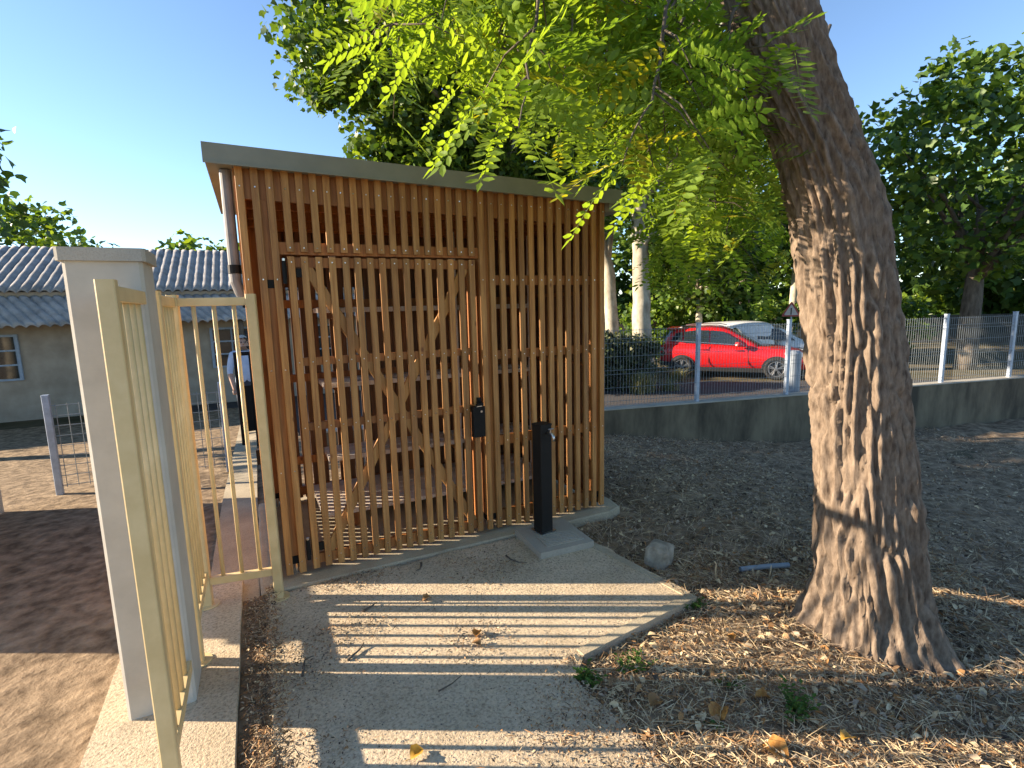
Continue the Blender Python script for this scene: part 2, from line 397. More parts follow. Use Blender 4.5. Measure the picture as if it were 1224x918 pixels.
# door frame and braces
def dpart(mb, name, mat): o = mb.build(name, mat, door); o.location = (-0.15, 0, 0); return o
for z0, z1 in ((1.985, 2.045), (1.375, 1.425), (0.955, 1.005), (0.05, 0.115)): dpart(MB().bar(0.165, 1.385, 0.0295, 0.058, z0, z1, 0.002), 'rail', W_FRAME)
dpart(MB().bar(0.164, 0.205, 0.0586, 0.095, 0.04, 2.045, 0.002), 'stile', W_FRAME)
dpart(MB().bar(1.345, 1.386, 0.0586, 0.095, 0.04, 2.045, 0.002), 'stile', W_FRAME)
dpart(MB().beam((0.27, 0.0445, 1.99), (1.32, 0.0445, 0.11), 0.026, 0.062, (0.87, 0, 0.49)), 'brace', W_BRACE)
dpart(MB().beam((0.27, 0.0455, 0.11), (1.32, 0.0455, 1.99), 0.026, 0.062, (-0.87, 0, 0.49)), 'brace', W_BRACE)
# hinges and lock
for z in (1.95, 0.17):
    h = dpart(MB().tube([(0.14, -0.004, z - 0.065), (0.14, -0.004, z + 0.07)], 0.0125, 12), 'hinge', M_BLACK)
    dpart(MB().tube([(0.14, -0.004, z + 0.071), (0.14, -0.004, z + 0.085)], 0.010, 10), 'hinge_cap', M_STEEL)
    dpart(MB().box(0.128, 0.155, -0.002, 0.028, z - 0.04, z + 0.04), 'hinge_plate', M_BLACK)
    dpart(MB().box(0.206, 0.243, 0.010, 0.0285, z - 0.025, z + 0.028), 'hinge_plate', M_BLACK)
    MB().box(0.040, 0.078, 0.0275, 0.0318, z - 0.09, z - 0.04).build('hinge_plate', M_BLACK, shed)
lk = dpart(MB().bar(1.314, 1.408, -0.050, -0.002, 0.775, 1.00, 0.004), 'lock', M_BLACK)
dpart(MB().tube([(1.375, -0.045, 1.025), (1.375, -0.085, 1.025), (1.325, -0.09, 1.025)], 0.010, 10).tube([(1.375, -0.002, 1.025), (1.375, -0.046, 1.025)], 0.016, 12), 'handle', M_BLACK)
dpart(MB().box(1.345, 1.387, -0.047, -0.006, 1.0005, 1.006), 'lock_trim', M_STEEL)
dpart(MB().tube([(1.378, -0.0485, 0.965), (1.378, -0.054, 0.965)], 0.008, 10), 'cylinder', M_STEEL)
dpart(MB().bar(1.362, 1.394, -0.02, -0.001, 1.012, 1.062, 0.003), 'strike', M_BLACK)
# lock on the side
MB().box(-0.125, -0.0885, 1.00, 1.06, 0.52, 0.64).build('lock', M_BLACK, shed)
# roof, fascia, pipe
rf = MB()
rf.add([(x, y, z - 0.016 * x) for x, y, z in ((-0.22, -0.055, 2.545), (2.615, -0.055, 2.545), (2.615, 1.66, 2.545), (-0.22, 1.66, 2.545), (-0.22, -0.055, 2.63), (2.615, -0.055, 2.63), (2.615, 1.66, 2.63), (-0.22, 1.66, 2.63))],
       [(0, 3, 2, 1), (4, 5, 6, 7), (0, 1, 5, 4), (1, 2, 6, 5), (2, 3, 7, 6), (3, 0, 4, 7)])
rf.build('roof', M_ROOF, shed)
def sbox(name, x0, x1, y0, y1, z0, z1, mat):
    mb = MB(); mb.add([(x, y, z - 0.016 * x) for z in (z0, z1) for x, y in ((x0, y0), (x1, y0), (x1, y1), (x0, y1))],
        [(0, 3, 2, 1), (4, 5, 6, 7), (0, 1, 5, 4), (1, 2, 6, 5), (2, 3, 7, 6), (3, 0, 4, 7)])
    return mb.build(name, mat, shed)
sbox('fascia', -0.228, 2.622, -0.068, -0.0555, 2.535, 2.642, M_ROOF)
sbox('fascia', 2.6225, 2.634, -0.067, 1.67, 2.50, 2.641, M_ROOF)
sbox('fascia_lip', -0.227, 2.621, -0.0745, -0.0685, 2.532, 2.545, M_ROOF)
sbox('gutter', 2.515, 2.621, -0.05, 1.65, 2.475, 2.5445, M_ROOF)
for y in (0.35, 0.75, 1.15): MB().bar(-0.03, 2.47, y, y + 0.05, 2.38, 2.49, 0.003).build('joist', W_FRAME, shed)
MB().tube([(-0.092, 0.105, 1.80), (-0.11, 0.102, 1.84), (-0.128, 0.10, 1.90), (-0.128, 0.10, 2.30), (-0.128, 0.10, 2.54)], 0.032, 14).build('downpipe', M_PIPE, shed, smooth=False)
for z in (1.95,): MB().tube([(-0.128, 0.10, z), (-0.128, 0.10, z + 0.05)], 0.037, 14).box(-0.1, -0.0885, 0.085, 0.115, z, z + 0.05).build('pipe_bracket', M_BLACK, shed)
# shelves and their uprights
for z, y0 in ((1.74, 1.02), (1.12, 1.02), (0.49, 1.02)):
    for k in range(3): MB().bar(0.42, 2.42, y0 + k * 0.137, y0 + k * 0.137 + 0.13, z - 0.038, z + 0.004 * (k % 2), 0.003).build('shelf', W_SHELF, shed)
for k in range(5): MB().bar(0.30, 2.33, 0.62 + k * 0.158, 0.62 + k * 0.158 + 0.15, 0.125, 0.155 + 0.003 * (k % 2), 0.003).build('shelf', W_SHELF, shed)
for x in (0.53, 1.55, 2.34):
    MB().bar(x, x + 0.05, 0.965, 1.015, 0.0, 2.38, 0.003).build('upright', W_SHELF, shed)
    MB().bar(x, x + 0.05, 0.66, 0.70, 0.0, 0.12, 0.003).build('upright', W_FRAME, shed)
    for z in (1.69, 1.07, 0.44): MB().bar(x + 0.001, x + 0.049, 1.0155, 1.43, z - 0.04, z + 0.018, 0.002).build('bracket', W_FRAME, shed)
# screws
sc = MB()
for x in FX + DX:
    for z in ((2.44, 0.10) if x in DX else (2.44, 1.91, 1.36, 0.71, 0.10)) + ((2.10, 2.015, 1.40, 0.98) if x in DX else ()):
        sc.tube([(x + 0.02 + jx() * 2, 0.002, z), (x + 0.02, -0.0028, z)], 0.0042, 6)
tag(sc.build('screws', M_STEEL, shed), kind='stuff')

# ------------------------------------------------------------------ cream steel fence
def fence_run(name, p0, p1, posts, bars, H, label, zrail=0.165):
    """p0->p1 along the run; bars/posts are distances from p0"""
    d = Vector((p1[0] - p0[0], p1[1] - p0[1], 0)); L = d.length; rz = math.atan2(d.y, d.x)
    t = empty(name, (p0[0], p0[1], 0), rz); tag(t, label, 'fence', 'cream steel bar fencing')
    for s in posts:
        zb = 0.0155 if p0[0] + d.x / L * s < -0.26 else -0.0095
        MB().bar(s - 0.025, s + 0.025, -0.025, 0.025, zb + .006, H + 0.02, 0.004).build('post', M_CREAM, t)
        MB().tube([(s, 0, zb), (s, 0, zb + .007)], .06, 16).build('base_plate', M_CREAM, t)
    a, b_ = (min(posts) + 0.026, max(posts) - 0.026) if len(posts) > 1 else (0.0, L - 0.026)
    for z in (zrail, H - 0.02): MB().beam((a, 0, z), (b_, 0, z), 0.035, 0.045).build('rail', M_CREAM, t)
    me = MB().tube([(0, 0, zrail + 0.023), (0, 0, H - 0.043)], 0.011, 10).mesh('bar', M_CREAM, True)
    for s in bars:
        o = bpy.data.objects.new('bar', me); o.location = (s, 0, 0); link(o, t)
    return t
FA = fence_run('steel_fence', (-0.436, -0.125), (-0.055, -0.19), [0.0, 0.385], [0.095, 0.195, 0.295], 1.80, 'cream bar fence panel standing against the shed corner')
MB().tube([(0.352, -0.0265, 1.75), (0.352, -0.029, 1.75)], 0.008, 8).build('bolt', M_BLACK, FA)
FB = fence_run('steel_fence', (-0.44, -0.155), (-0.44, -0.70), [0.53], [], 1.80, 'short cream bar fence length beside the masonry pillar')
for ch in list(FB.children):
    if ch.name.startswith(('bar', 'rail')): bpy.data.objects.remove(ch)
for z in (0.205, 1.78): MB().beam((0.0, 0, z), (0.504, 0, z), 0.035, 0.05).build('rail', M_CREAM, FB)
meb = MB().tube([(0, 0, 0.23), (0, 0, 1.755)], 0.012, 10).mesh('bar', M_CREAM, True)
for y in (-0.21, -0.30, -0.40, -0.495, -0.595):
    o = bpy.data.objects.new('bar', meb); o.location = (-0.155 - y, 0, 0); link(o, FB)
FC = fence_run('steel_fence', (-0.44, -1.01), (-0.44, -1.60), [0.52], [], 1.80, 'cream bar fence end on the near side of the masonry pillar')
for ch in list(FC.children):
    if ch.name.startswith(('bar', 'rail')): bpy.data.objects.remove(ch)
for z in (0.205, 1.78): MB().beam((0.0, 0, z), (0.494, 0, z), 0.035, 0.05).build('rail', M_CREAM, FC)
for k in range(4):
    o = bpy.data.objects.new('bar', meb); o.location = (0.09 + k * 0.105, 0, 0); link(o, FC)
M_REND = pm('render_coat', (0.42, 0.39, 0.33), (0.50, 0.47, 0.40), 5, 0.95, 0.2, 0.01)
pl = empty('masonry_pillar', (-0.55, -0.86, 0)); tag(pl, 'square rendered masonry pillar between two cream fence runs', 'pillar')
MB().bar(-0.125, 0.125, -0.125, 0.125, -0.1, 1.92, 0.012).build('shaft', M_REND, pl)
MB().bar(-0.14, 0.14, -0.14, 0.14, 1.9205, 1.97, 0.012).build('cap', M_CAP, pl)

# ------------------------------------------------------------------ water tap bollard, slab
tp = empty('tap_bollard', (1.775, -0.235, 0.0355), R(10)); tag(tp, 'square black drinking water post with a chrome tap', 'tap post')
MB().bar(-0.052, 0.052, -0.052, 0.052, 0.0, 0.815, 0.004).build('post', M_BOLL, tp)
MB().bar(-0.055, 0.055, -0.055, 0.055, 0.8155, 0.828, 0.004).build('cap', M_BOLL, tp)
MB().bar(-0.07, 0.07, -0.07, 0.07, 0.0005, 0.008, 0.004).build('base_plate', M_STEEL, tp)
t_ = MB().tube([(0.012, -0.052, 0.765), (0.012, -0.075, 0.765), (0.012, -0.105, 0.76), (0.012, -0.118, 0.742), (0.012, -0.119, 0.715)], [0.011, 0.010, 0.010, 0.010, 0.012], 10).build('tap', M_STEEL, tp, True)
MB().tube([(0.012, -0.084, 0.77), (0.012, -0.086, 0.795)], 0.006, 8).tube([(0.035, -0.088, 0.797), (-0.010, -0.085, 0.797)], 0.005, 8).build('tap_lever', M_STEEL, t_)
ps = empty('precast_slab', (1.80, -0.335, -0.02), R(-3)); tag(ps, 'square grey precast concrete slab under the black tap post', 'concrete slab')
MB().bar(-0.215, 0.215, -0.225, 0.225, 0.0, 0.055, 0.006).build('body', M_PRECAST, ps)
gr = MB()
gr.bar(-0.13, 0.17, -0.165, 0.03, 0.0552, 0.060, 0.004)
gro = gr.build('cover', M_PRECAST, ps)
for k in range(7): MB().box(-0.11, 0.15, -0.150 + k * 0.025, -0.142 + k * 0.025, 0.0602, 0.0635).build('cover_rib', M_PRECAST, gro)

# ------------------------------------------------------------------ loose things on the ground
def lump(name, loc, size, mat, seed, sub=3):
    bm = bmesh.new(); bmesh.ops.create_icosphere(bm, subdivisions=sub, radius=1)
    for v in bm.verts:
        p = v.co.copy(); q = Vector([math.copysign(abs(a) ** 0.5, a) for a in p])
        k = 1 + 0.22 * noise.noise(p * 1.3 + Vector((seed, 0, 0))) + 0.07 * noise.noise(p * 4 + Vector((0, seed, 0)))
        v.co = Vector((q.x * size[0], q.y * size[1], q.z * size[2])) * k
    me = bpy.data.meshes.new(name); bm.to_mesh(me); bm.free(); me.materials.append(mat)
    o = bpy.data.objects.new(name, me); o.location = loc; o.rotation_euler = (0.1, 0.15, 0.5); return link(o)
M_STONE = pm('limestone', (0.20, 0.175, 0.13), (0.36, 0.32, 0.25), 16, 0.95, 0.6, 0.01, detail=7)
tag(lump('stone', (2.31, -0.90, 0.0), (0.105, 0.08, 0.085), M_STONE, 5.7), 'rough beige stone block beside the path edge', 'stone')
M_DUCT = plain('grey_duct', (0.20, 0.25, 0.29), 0.5)
m = MB(); m.tube([(2.68, -1.26, -0.035), (2.85, -1.315, -0.034), (3.01, -1.37, -0.038)], 0.017, 12, False); m.tube([(3.01, -1.37, -0.038), (2.85, -1.315, -0.034), (2.68, -1.26, -0.035)], 0.013, 12, False)
tag(m.build('pipe', M_DUCT, smooth=True), 'short grey plastic pipe lying on the dry ground', 'pipe')
def twig(loc, pts, r, label, mat=M_DKBARK):
    m = MB(); n = len(pts); m.tube([Vector(p) for p in pts], [r * (1 - 0.6 * i / (n - 1)) for i in range(n)], 6)
    o = m.build('twig', mat, smooth=True); o.location = loc; tag(o, label, 'twig', 'twigs on the path'); return o
twig((0.80, -0.26, -0.003), [(0.03, 0.05, 0.004), (0.02, 0.02, 0), (0.0, -0.02, 0.0), (-0.03, -0.04, 0.004)], 0.008, 'dark curved twig on the path near the middle of the door')
twig((1.42, -0.50, -0.003), [(-0.04, 0.10, 0.006), (-0.03, 0.04, 0.0), (0.0, -0.02, 0.0), (0.04, -0.06, 0.004)], 0.006, 'dark curved twig on the path just left of the precast slab')
twig((0.27, -0.96, -0.003), [(-0.05, -0.035, 0.0), (-0.01, -0.01, 0.004), (0.02, 0.015, 0.004), (0.045, 0.045, 0.012)], 0.007, 'short upturned twig among the bar shadows on the left of the path')
twig((0.42, -0.58, -0.003), [(-0.05, -0.02, 0.0), (0.0, 0.0, 0.004), (0.035, 0.025, 0.006)], 0.007, 'small brown twig on the upper sunlit stripes of the path')
twig((0.02, -0.95, -0.003), [(-0.01, -0.06, 0.0), (0.0, 0.0, 0.006), (0.01, 0.04, 0.014), (0.05, 0.05, 0.012)], 0.007, 'bent stick beside the brown litter at the left edge of the path')
twig((0.62, -1.42, -0.003), [(-0.07, 0.0, 0.004), (0.0, 0.015, 0.006), (0.06, 0.045, 0.006)], 0.004, 'thin twig in the broad shadow across the path')
twig((2.47, -1.25, -0.05), [(0.0, 0.0, 0.0), (0.005, 0.01, 0.06), (0.0, 0.0, 0.10), (-0.02, 0.0, 0.125)], 0.007, 'pale dry stalk standing up by the path corner', D_LIT[0])
twig((2.78, -1.40, -0.06), [(0.0, 0.0, 0.0), (0.01, 0.0, 0.05), (0.03, 0.01, 0.08)], 0.005, 'short pale stub sticking up near the grey pipe', D_LIT[0])

def dry_leaf(loc, size, rz, mat, label, seed):
    r = random.Random(seed); n = 7; m = MB(); out = []
    prof = [(0, 0.02), (0.12, 0.28), (0.3, 0.46), (0.5, 0.40), (0.68, 0.44), (0.85, 0.2), (1.0, 0.02)]
    V = []
    for u, w in prof:
        lift = 0.22 * math.sin(u * 3.1) + r.uniform(-0.06, 0.08)
        w2 = w * r.uniform(0.8, 1.15)
        V.append((u - .5, -w2, lift + 0.45 * w2)); V.append((u - .5, 0, lift * 0.6)); V.append((u - .5, w2 * r.uniform(.8, 1.1), lift + 0.6 * w2))
    F = []
    for i in range(len(prof) - 1):
        for k in (0, 1): F.append((i * 3 + k, i * 3 + 3 + k, i * 3 + 4 + k, i * 3 + 1 + k))
    size *= .85; m.add([(x * size, y * size, z * size) for x, y, z in V], F)
    m.tube([(-.5 * size, 0, 0), (-.8 * size, 0.1 * size, 0.02 * size)], 0.0012, 5)
    o = m.build('fallen_leaf', mat, smooth=True); o.location = loc; o.rotation_euler = (r.uniform(-.15, .15), r.uniform(-.15, .15), rz)
    return tag(o, label, 'leaf', 'dry fallen leaves')
M_LY = leafmat('leaf_yellow', (0.42, 0.22, 0.03), (0.58, 0.36, 0.08), 0.2, scale=40); M_LO = leafmat('leaf_orange', (0.32, 0.13, 0.03), (0.52, 0.27, 0.08), 0.2, scale=40)
M_LB = leafmat('leaf_brown', (0.28, 0.15, 0.06), (0.36, 0.2, 0.09), 0.15)
for a in (((0.37, -1.70, -0.003), 0.075, 0.4, M_LY, 'yellow fallen leaf lying alone on the path', 1), ((1.56, -2.10, -0.01), 0.11, 0.5, M_LO, 'big orange dry leaf on the litter beside the green weeds', 2),
          ((1.60, -2.33, -0.015), 0.12, 1.9, M_LO, 'orange leaf nearest the camera at the lower right', 3), ((1.80, -2.12, -0.01), 0.08, 2.6, M_LO, 'small curled orange leaf left of the right-hand weed', 4),
          ((1.37, -1.93, -0.01), 0.09, 0.1, M_LB, 'brown leaf lying in the shaded litter below the weeds', 5), ((2.02, -1.75, -0.02), 0.07, 1.2, M_LO, 'small tan leaf in the sunlit litter near the pipe', 6),
          ((0.87, -1.11, -0.003), 0.075, 0.9, M_LO, 'orange leaf in the middle of the bar shadows', 7), ((0.83, -1.19, -0.003), 0.065, 2.3, M_LB, 'brown leaf just below the orange one on the bar shadows', 8),
          ((0.73, -0.66, -0.003), 0.07, 0.2, M_LB, 'brown leaf on the upper sunlit stripes of the path', 9), ((1.90, -2.42, -0.01), 0.075, 3.0, M_LY, 'yellowish leaf at the far lower right corner', 10)):
    dry_leaf(*a)

def weed(loc, n, h, spread, label, seed):
    r = random.Random(seed); t = empty('weed', loc); tag(t, label, 'weed', 'small green weeds')
    st = MB(); lf = MB()
    for i in range(n):
        a = r.uniform(0, 6.28); L = r.uniform(.5, 1) * h; sp = r.uniform(.2, 1) * spread
        p0 = Vector((r.gauss(0, spread * .25), r.gauss(0, spread * .25), 0)); p1 = p0 + Vector((math.cos(a) * sp, math.sin(a) * sp, L)); pm_ = p0.lerp(p1, .5) + Vector((0, 0, L * .15))
        st.tube([p0, pm_, p1], [.0018, .0014, .0008], 5)
        for k in range(6):
            q = p0.lerp(p1, .35 + .13 * k); b_ = r.uniform(0, 6.28); d = Vector((math.cos(b_), math.sin(b_), r.uniform(-.2, .5))).normalized(); s = r.uniform(.010, .022)
            e = d.cross(Vector((0, 0, 1))).normalized(); w = s * .45
            lf.add([q, q + d * s * .6 - e * w + Vector((0, 0, .003)), q + d * s * 1.4, q + d * s * .6 + e * w + Vector((0, 0, .003))], [(0, 1, 2, 3)])
    st.build('stem', L_WEED[0], t); tag(lf.build('foliage', L_WEED[0], t), kind='stuff')
weed((1.20, -1.66, -0.04), 22, 0.075, 0.06, 'dark green weed where the litter meets the path', 1)
weed((1.44, -1.68, -0.05), 24, 0.07, 0.08, 'low green weed spreading in the litter near the path edge', 2)
weed((1.45, -1.47, -0.06), 9, 0.05, 0.05, 'tiny weed sprig under the sunlit path edge', 3)
weed((1.88, -2.22, -0.05), 30, 0.10, 0.09, 'taller green weed at the lower right', 4)
weed((2.10, -1.42, -0.06), 14, 0.06, 0.06, 'yellow-green tuft at the path corner', 5)
weed((1.50, -2.12, -0.05), 10, 0.05, 0.04, 'small pale weed beside the big orange leaf', 6)
weed((1.75, -1.98, -0.05), 12, 0.05, 0.06, 'flat weed patch in the middle of the sunlit litter', 7)

def in_poly(x, y, poly):
    c_ = False; n = len(poly)
    for i in range(n):
        (x1, y1), (x2, y2) = poly[i], poly[i - 1]
        if (y1 > y) != (y2 > y) and x < (x2 - x1) * (y - y1) / (y2 - y1) + x1: c_ = not c_
    return c_
def surf(x, y): return max(PATHZ - .002, gzn(x, y)) if in_poly(x, y, PAD) else gzn(x, y)
# litter: straw, chips and small dry leaves lying on the soil
def litter(name, pts, n_straw, n_leaf, sizes, label, wts, seed, lift=0.0, tl=.22):
    g = np.random.default_rng(seed)
    V = []; F = []; Mi = []
    def rect(k):
        out = []
        while len(out) < k:
            x, y = pts(g)
            out.append((x, y))
        return np.array(out)
    def add(P, L, W, tilt, curl):
        n = len(P); a = g.uniform(0, 2 * np.pi, n); t = g.normal(0, tilt, n); z = np.array([surf(x, y) for x, y in P]) + g.uniform(0.002, 0.022, n) + lift
        d = np.stack([np.cos(a) * np.cos(t), np.sin(a) * np.cos(t), np.sin(t)], 1); roll = g.normal(0, .6, n)
        s = np.stack([-np.sin(a) * np.cos(roll), np.cos(a) * np.cos(roll), np.sin(roll)], 1)
        c0 = np.stack([P[:, 0], P[:, 1], z], 1); up = np.zeros((n, 3)); up[:, 2] = 1
        l = L[:, None]; w = W[:, None]; cu = (curl * L * g.uniform(.2, 1, n))[:, None]
        b = sum(len(v) for v in V)
        q = np.stack([c0 - d * l / 2 - s * w * .35, c0 - d * l / 2 + s * w * .35, c0 + up * cu + s * w * .5, c0 + up * cu - s * w * .5, c0 + d * l / 2 + s * w * .2, c0 + d * l / 2 - s * w * .2], 1).reshape(-1, 3)
        V.append(q); i = b + np.arange(n) * 6
        F.append(np.stack([np.stack([i, i + 1, i + 2, i + 3], 1), np.stack([i + 3, i + 2, i + 4, i + 5], 1)], 1).reshape(-1, 4))
        mi = g.choice(len(wts), n, p=np.array(wts) / sum(wts)); Mi.append(np.repeat(mi, 2))
    k = n_straw; add(rect(k), g.uniform(sizes[0], sizes[1], k), g.uniform(.0015, .004, k), tl, .08)
    k = n_leaf; add(rect(k), g.uniform(sizes[2], sizes[3], k), g.uniform(sizes[2] * .4, sizes[3] * .55, k), .3, .25)
    me = np_mesh(name, np.concatenate(V), np.concatenate(F), D_LIT, np.concatenate(Mi))
    o = bpy.data.objects.new(name, me); tag(link(o), label, 'litter', kind='stuff')
def in_pad(x, y):
    if x < -0.13 or y > -0.1: return False
    e = 2.1 if y > -1.37 else (1.17 + 0.16 * noise.noise(Vector((y * 3.1, 1, 0))) + 0.06 * noise.noise(Vector((y * 11, 4, 0))))
    if -1.50 < y <= -1.37: e = 1.28 + (2.1 - 1.28) * (y + 1.50) / 0.13
    return x < e
def near_pts(g):
    while True:
        x = g.uniform(1.1, 4.2); y = g.uniform(-3.3, -0.75)
        if y > -0.9 - 0.28 * (x - 2.1) + 0.1 and x > 2.2: continue
        if not in_pad(x, y) and not (1.55 < x < 2.05 and y > -.6): return x, y
def far_pts(g):
    while True:
        x = g.uniform(2.1, 10.5) if g.random() < .5 else g.uniform(2.1, 5.5); y = g.uniform(-3.4, 2.9)
        if y < wall_y(x) - 0.12 and not in_pad(x, y) and not (x < 2.66 and y > -0.13): return x, y
def kerb_pts(g): return g.uniform(-0.255, -0.09) + abs(g.normal(0, .03)), g.uniform(-3.2, -0.12)
litter('dry_litter', near_pts, 27000, 11000, (.02, .12, .008, .026), 'sunlit straw and dry leaf litter right of the path', (7, 2.4, 2, 1.4, .5), 1)
litter('loose_leaves', near_pts, 1500, 900, (.08, .2, .03, .055), 'larger curled dry leaves and long straws over the sunlit litter', (4, 3, 1, 3, .6), 11, .006)
litter('dry_grass', far_pts, 34000, 12000, (.05, .19, .012, .045), 'grey cut dry grass covering the shaded bank up to the wall', (4, 2, 5, .5, 3), 2, 0.004, .38)
litter('leaf_litter', kerb_pts, 3800, 3800, (.015, .06, .006, .02), 'dark brown litter in the groove along the kerb strip', (2.2, 3.4, 1, 1.5, 1.6), 3, 0.053)
def path_pts(g):
    while True:
        c_ = ((0.9, -1.85), (0.25, -.75), (1.25, -0.55), (1.15, -.35), (0.3, -0.2), (0.45, -0.17), (1.12, -2.2), (.85, -1.15), (1.2, -1.75), (1.15, -2.0), (1.1, -2.5), (0.0, -1.0), (-.05, -1.5), (1.2, -1.65), (1.22, -1.9), (1.2, -2.2), (1.25, -2.6), (-.1, -.8))[g.integers(18)]
        x = g.normal(c_[0], .14); y = g.normal(c_[1], .09)
        if in_pad(x, y): return x, y
litter('path_crumbs', path_pts, 1100, 4200, (.01, .05, .004, .016), 'scattered leaf crumbs and bits of straw on the path', (1, 3, 1, 1, 2), 4)
# loose grit on the path
def grit():
    g = np.random.default_rng(8); n = 30000
    P = np.stack([g.uniform(-.13, 2.1, n), -0.14 - 3.2 * g.random(n) ** 1.3], 1); P = P[[in_pad(x, y) for x, y in P]]; n = len(P)
    base = np.array([(1, 0, 0), (0, 1, 0), (-1, 0, 0), (0, -1, 0), (0, 0, .8)], float)
    s = .0012 + .0042 * g.random(n) ** 1.8; a = g.uniform(0, 6.28, n); asp = g.uniform(.6, 1.3, n)
    X = base[None, :, 0] * asp[:, None]; Y = base[None, :, 1] * np.ones(n)[:, None]; Z = np.repeat(base[None, :, 2], n, 0)
    V = np.stack([(X * np.cos(a)[:, None] - Y * np.sin(a)[:, None]) * s[:, None] + P[:, :1], (X * np.sin(a)[:, None] + Y * np.cos(a)[:, None]) * s[:, None] + P[:, 1:], Z * s[:, None] + PATHZ - .0005], 2).reshape(-1, 3)
    i = np.arange(n)[:, None, None] * 5; F = (np.array([(0, 1, 4), (1, 2, 4), (2, 3, 4), (3, 0, 4)])[None] + i).reshape(-1, 3)
    mats = [pm('grit_pale', (.46, .38, .28), (.62, .52, .40), 40, .9, 0), pm('grit_grey', (.22, .19, .15), (.34, .3, .24), 40, .9, 0), pm('grit_dark', (.09, .075, .06), (.15, .12, .1), 40, .9, 0)]
    me = np_mesh('grit', V, F, mats, np.repeat(g.choice(3, n, p=(.55, .3, .15)), 4))
    tag(link(bpy.data.objects.new('grit', me)), 'fine loose grit lying over the path', 'grit', kind='stuff')
grit()
#@@PART2@@
# ------------------------------------------------------------------ retaining wall and mesh fence
wdir = Vector((1, -0.21, 0)).normalized(); wn_ = Vector((wdir.y, -wdir.x, 0))       # wn_ points to the yard
WALL_L0 = Vector((0.60, wall_y(0.60), 0)); WALL_LEN = 14.4
def wp(s, off=0.0, z=0.0): p = WALL_L0 + wdir * s + wn_ * off; return (p.x, p.y, z)
rw = empty('retaining_wall', wp(0)[:2] + (0,), math.atan2(wdir.y, wdir.x)); tag(rw, 'low weathered grey concrete wall carrying the wire mesh fence', 'wall')
nx = 90; nz = 10; V = []; F = []
for i in range(nx + 1):
    for j in range(nz + 1):
        s = WALL_LEN * i / nx; z = -0.75 + 0.93 * j / nz
        V.append((s, -0.09 + 0.006 * noise.noise(Vector((s * 3, z * 5, 0))), z))
for i in range(nx):
    for j in range(nz): a = i * (nz + 1) + j; F.append((a, a + nz + 1, a + nz + 2, a + 1))
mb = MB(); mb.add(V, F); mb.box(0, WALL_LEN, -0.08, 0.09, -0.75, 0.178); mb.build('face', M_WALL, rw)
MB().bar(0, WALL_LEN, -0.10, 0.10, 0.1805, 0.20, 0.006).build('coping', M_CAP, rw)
mf = empty('mesh_fence', wp(0)[:2] + (0.2,), rw.rotation_euler.z); tag(mf, 'grey wire mesh fence panels between slim posts on the wall', 'fence')
s1 = (Vector((6.02, 2.38, 0)) - WALL_L0).dot(wdir); PITCH = 1.655
posts = [s1 + PITCH * k for k in range(-3, 7)]
pme = MB().bar(-0.03, 0.03, -0.03, 0.03, 0.0, 1.20, 0.006).mesh('post', M_GALV)
cme = MB().bar(-0.033, 0.033, -0.033, 0.033, 1.2005, 1.215, 0.004).mesh('post_cap', M_GALV)
M_WIRE = plain('wire', (0.22, 0.25, 0.26), 0.5, 0.2)
pw = MB(); pl_ = PITCH - 0.07
for k in range(int(pl_ / 0.05) + 1):
    x = 0.005 + k * 0.05; pw.tube([(x, -0.034, 0.03), (x, -0.034, 1.16)], 0.0028, 4)
for z in (0.04, 0.10, 0.30, 0.50, 0.56, 0.76, 0.96, 1.02, 1.14): pw.tube([(0, -0.0375, z), (pl_, -0.0375, z)], 0.0032, 4)
pwm = pw.mesh('mesh_panel', M_WIRE)
for k, s in enumerate(posts):
    for me in (pme, cme):
        o = bpy.data.objects.new(me.name.split('.')[0], me); o.location = (s, 0, 0); link(o, mf)
    o = bpy.data.objects.new('mesh_panel', pwm); o.location = (s + 0.035, 0, 0); link(o, mf)

# ------------------------------------------------------------------ trees
PAL = np.array([(0, 0, 0), (-.34, .10, .05), (-.52, .48, .10), (-.22, .62, .05), (0, 1.0, -.06), (.22, .62, .05), (.52, .48, .10), (.34, .10, .05)])   # lobed leaf
PALF = np.array([(0, 1, 2, 3), (0, 3, 4, 5), (0, 5, 6, 7)])
def leaves(C_, size, g, mats, wts, up=0.6):
    n = len(C_)
    N = g.normal(0, .55, (n, 3)); N[:, 2] += up; N /= np.linalg.norm(N, axis=1)[:, None]
    T = g.normal(0, 1, (n, 3)); T -= N * (T * N).sum(1)[:, None]; T[:, 2] -= .25; T /= np.linalg.norm(T, axis=1)[:, None]
    B = np.cross(N, T); s = size * g.uniform(.65, 1.25, n)
    V = C_[:, None, :] + s[:, None, None] * (PAL[None, :, 0, None] * B[:, None, :] + PAL[None, :, 1, None] * T[:, None, :] + PAL[None, :, 2, None] * N[:, None, :])
    F = (PALF[None] + (np.arange(n) * 8)[:, None, None]).reshape(-1, 4)
    return V.reshape(-1, 3), F, np.repeat(g.choice(len(mats), n, p=np.array(wts) / sum(wts)), 3)
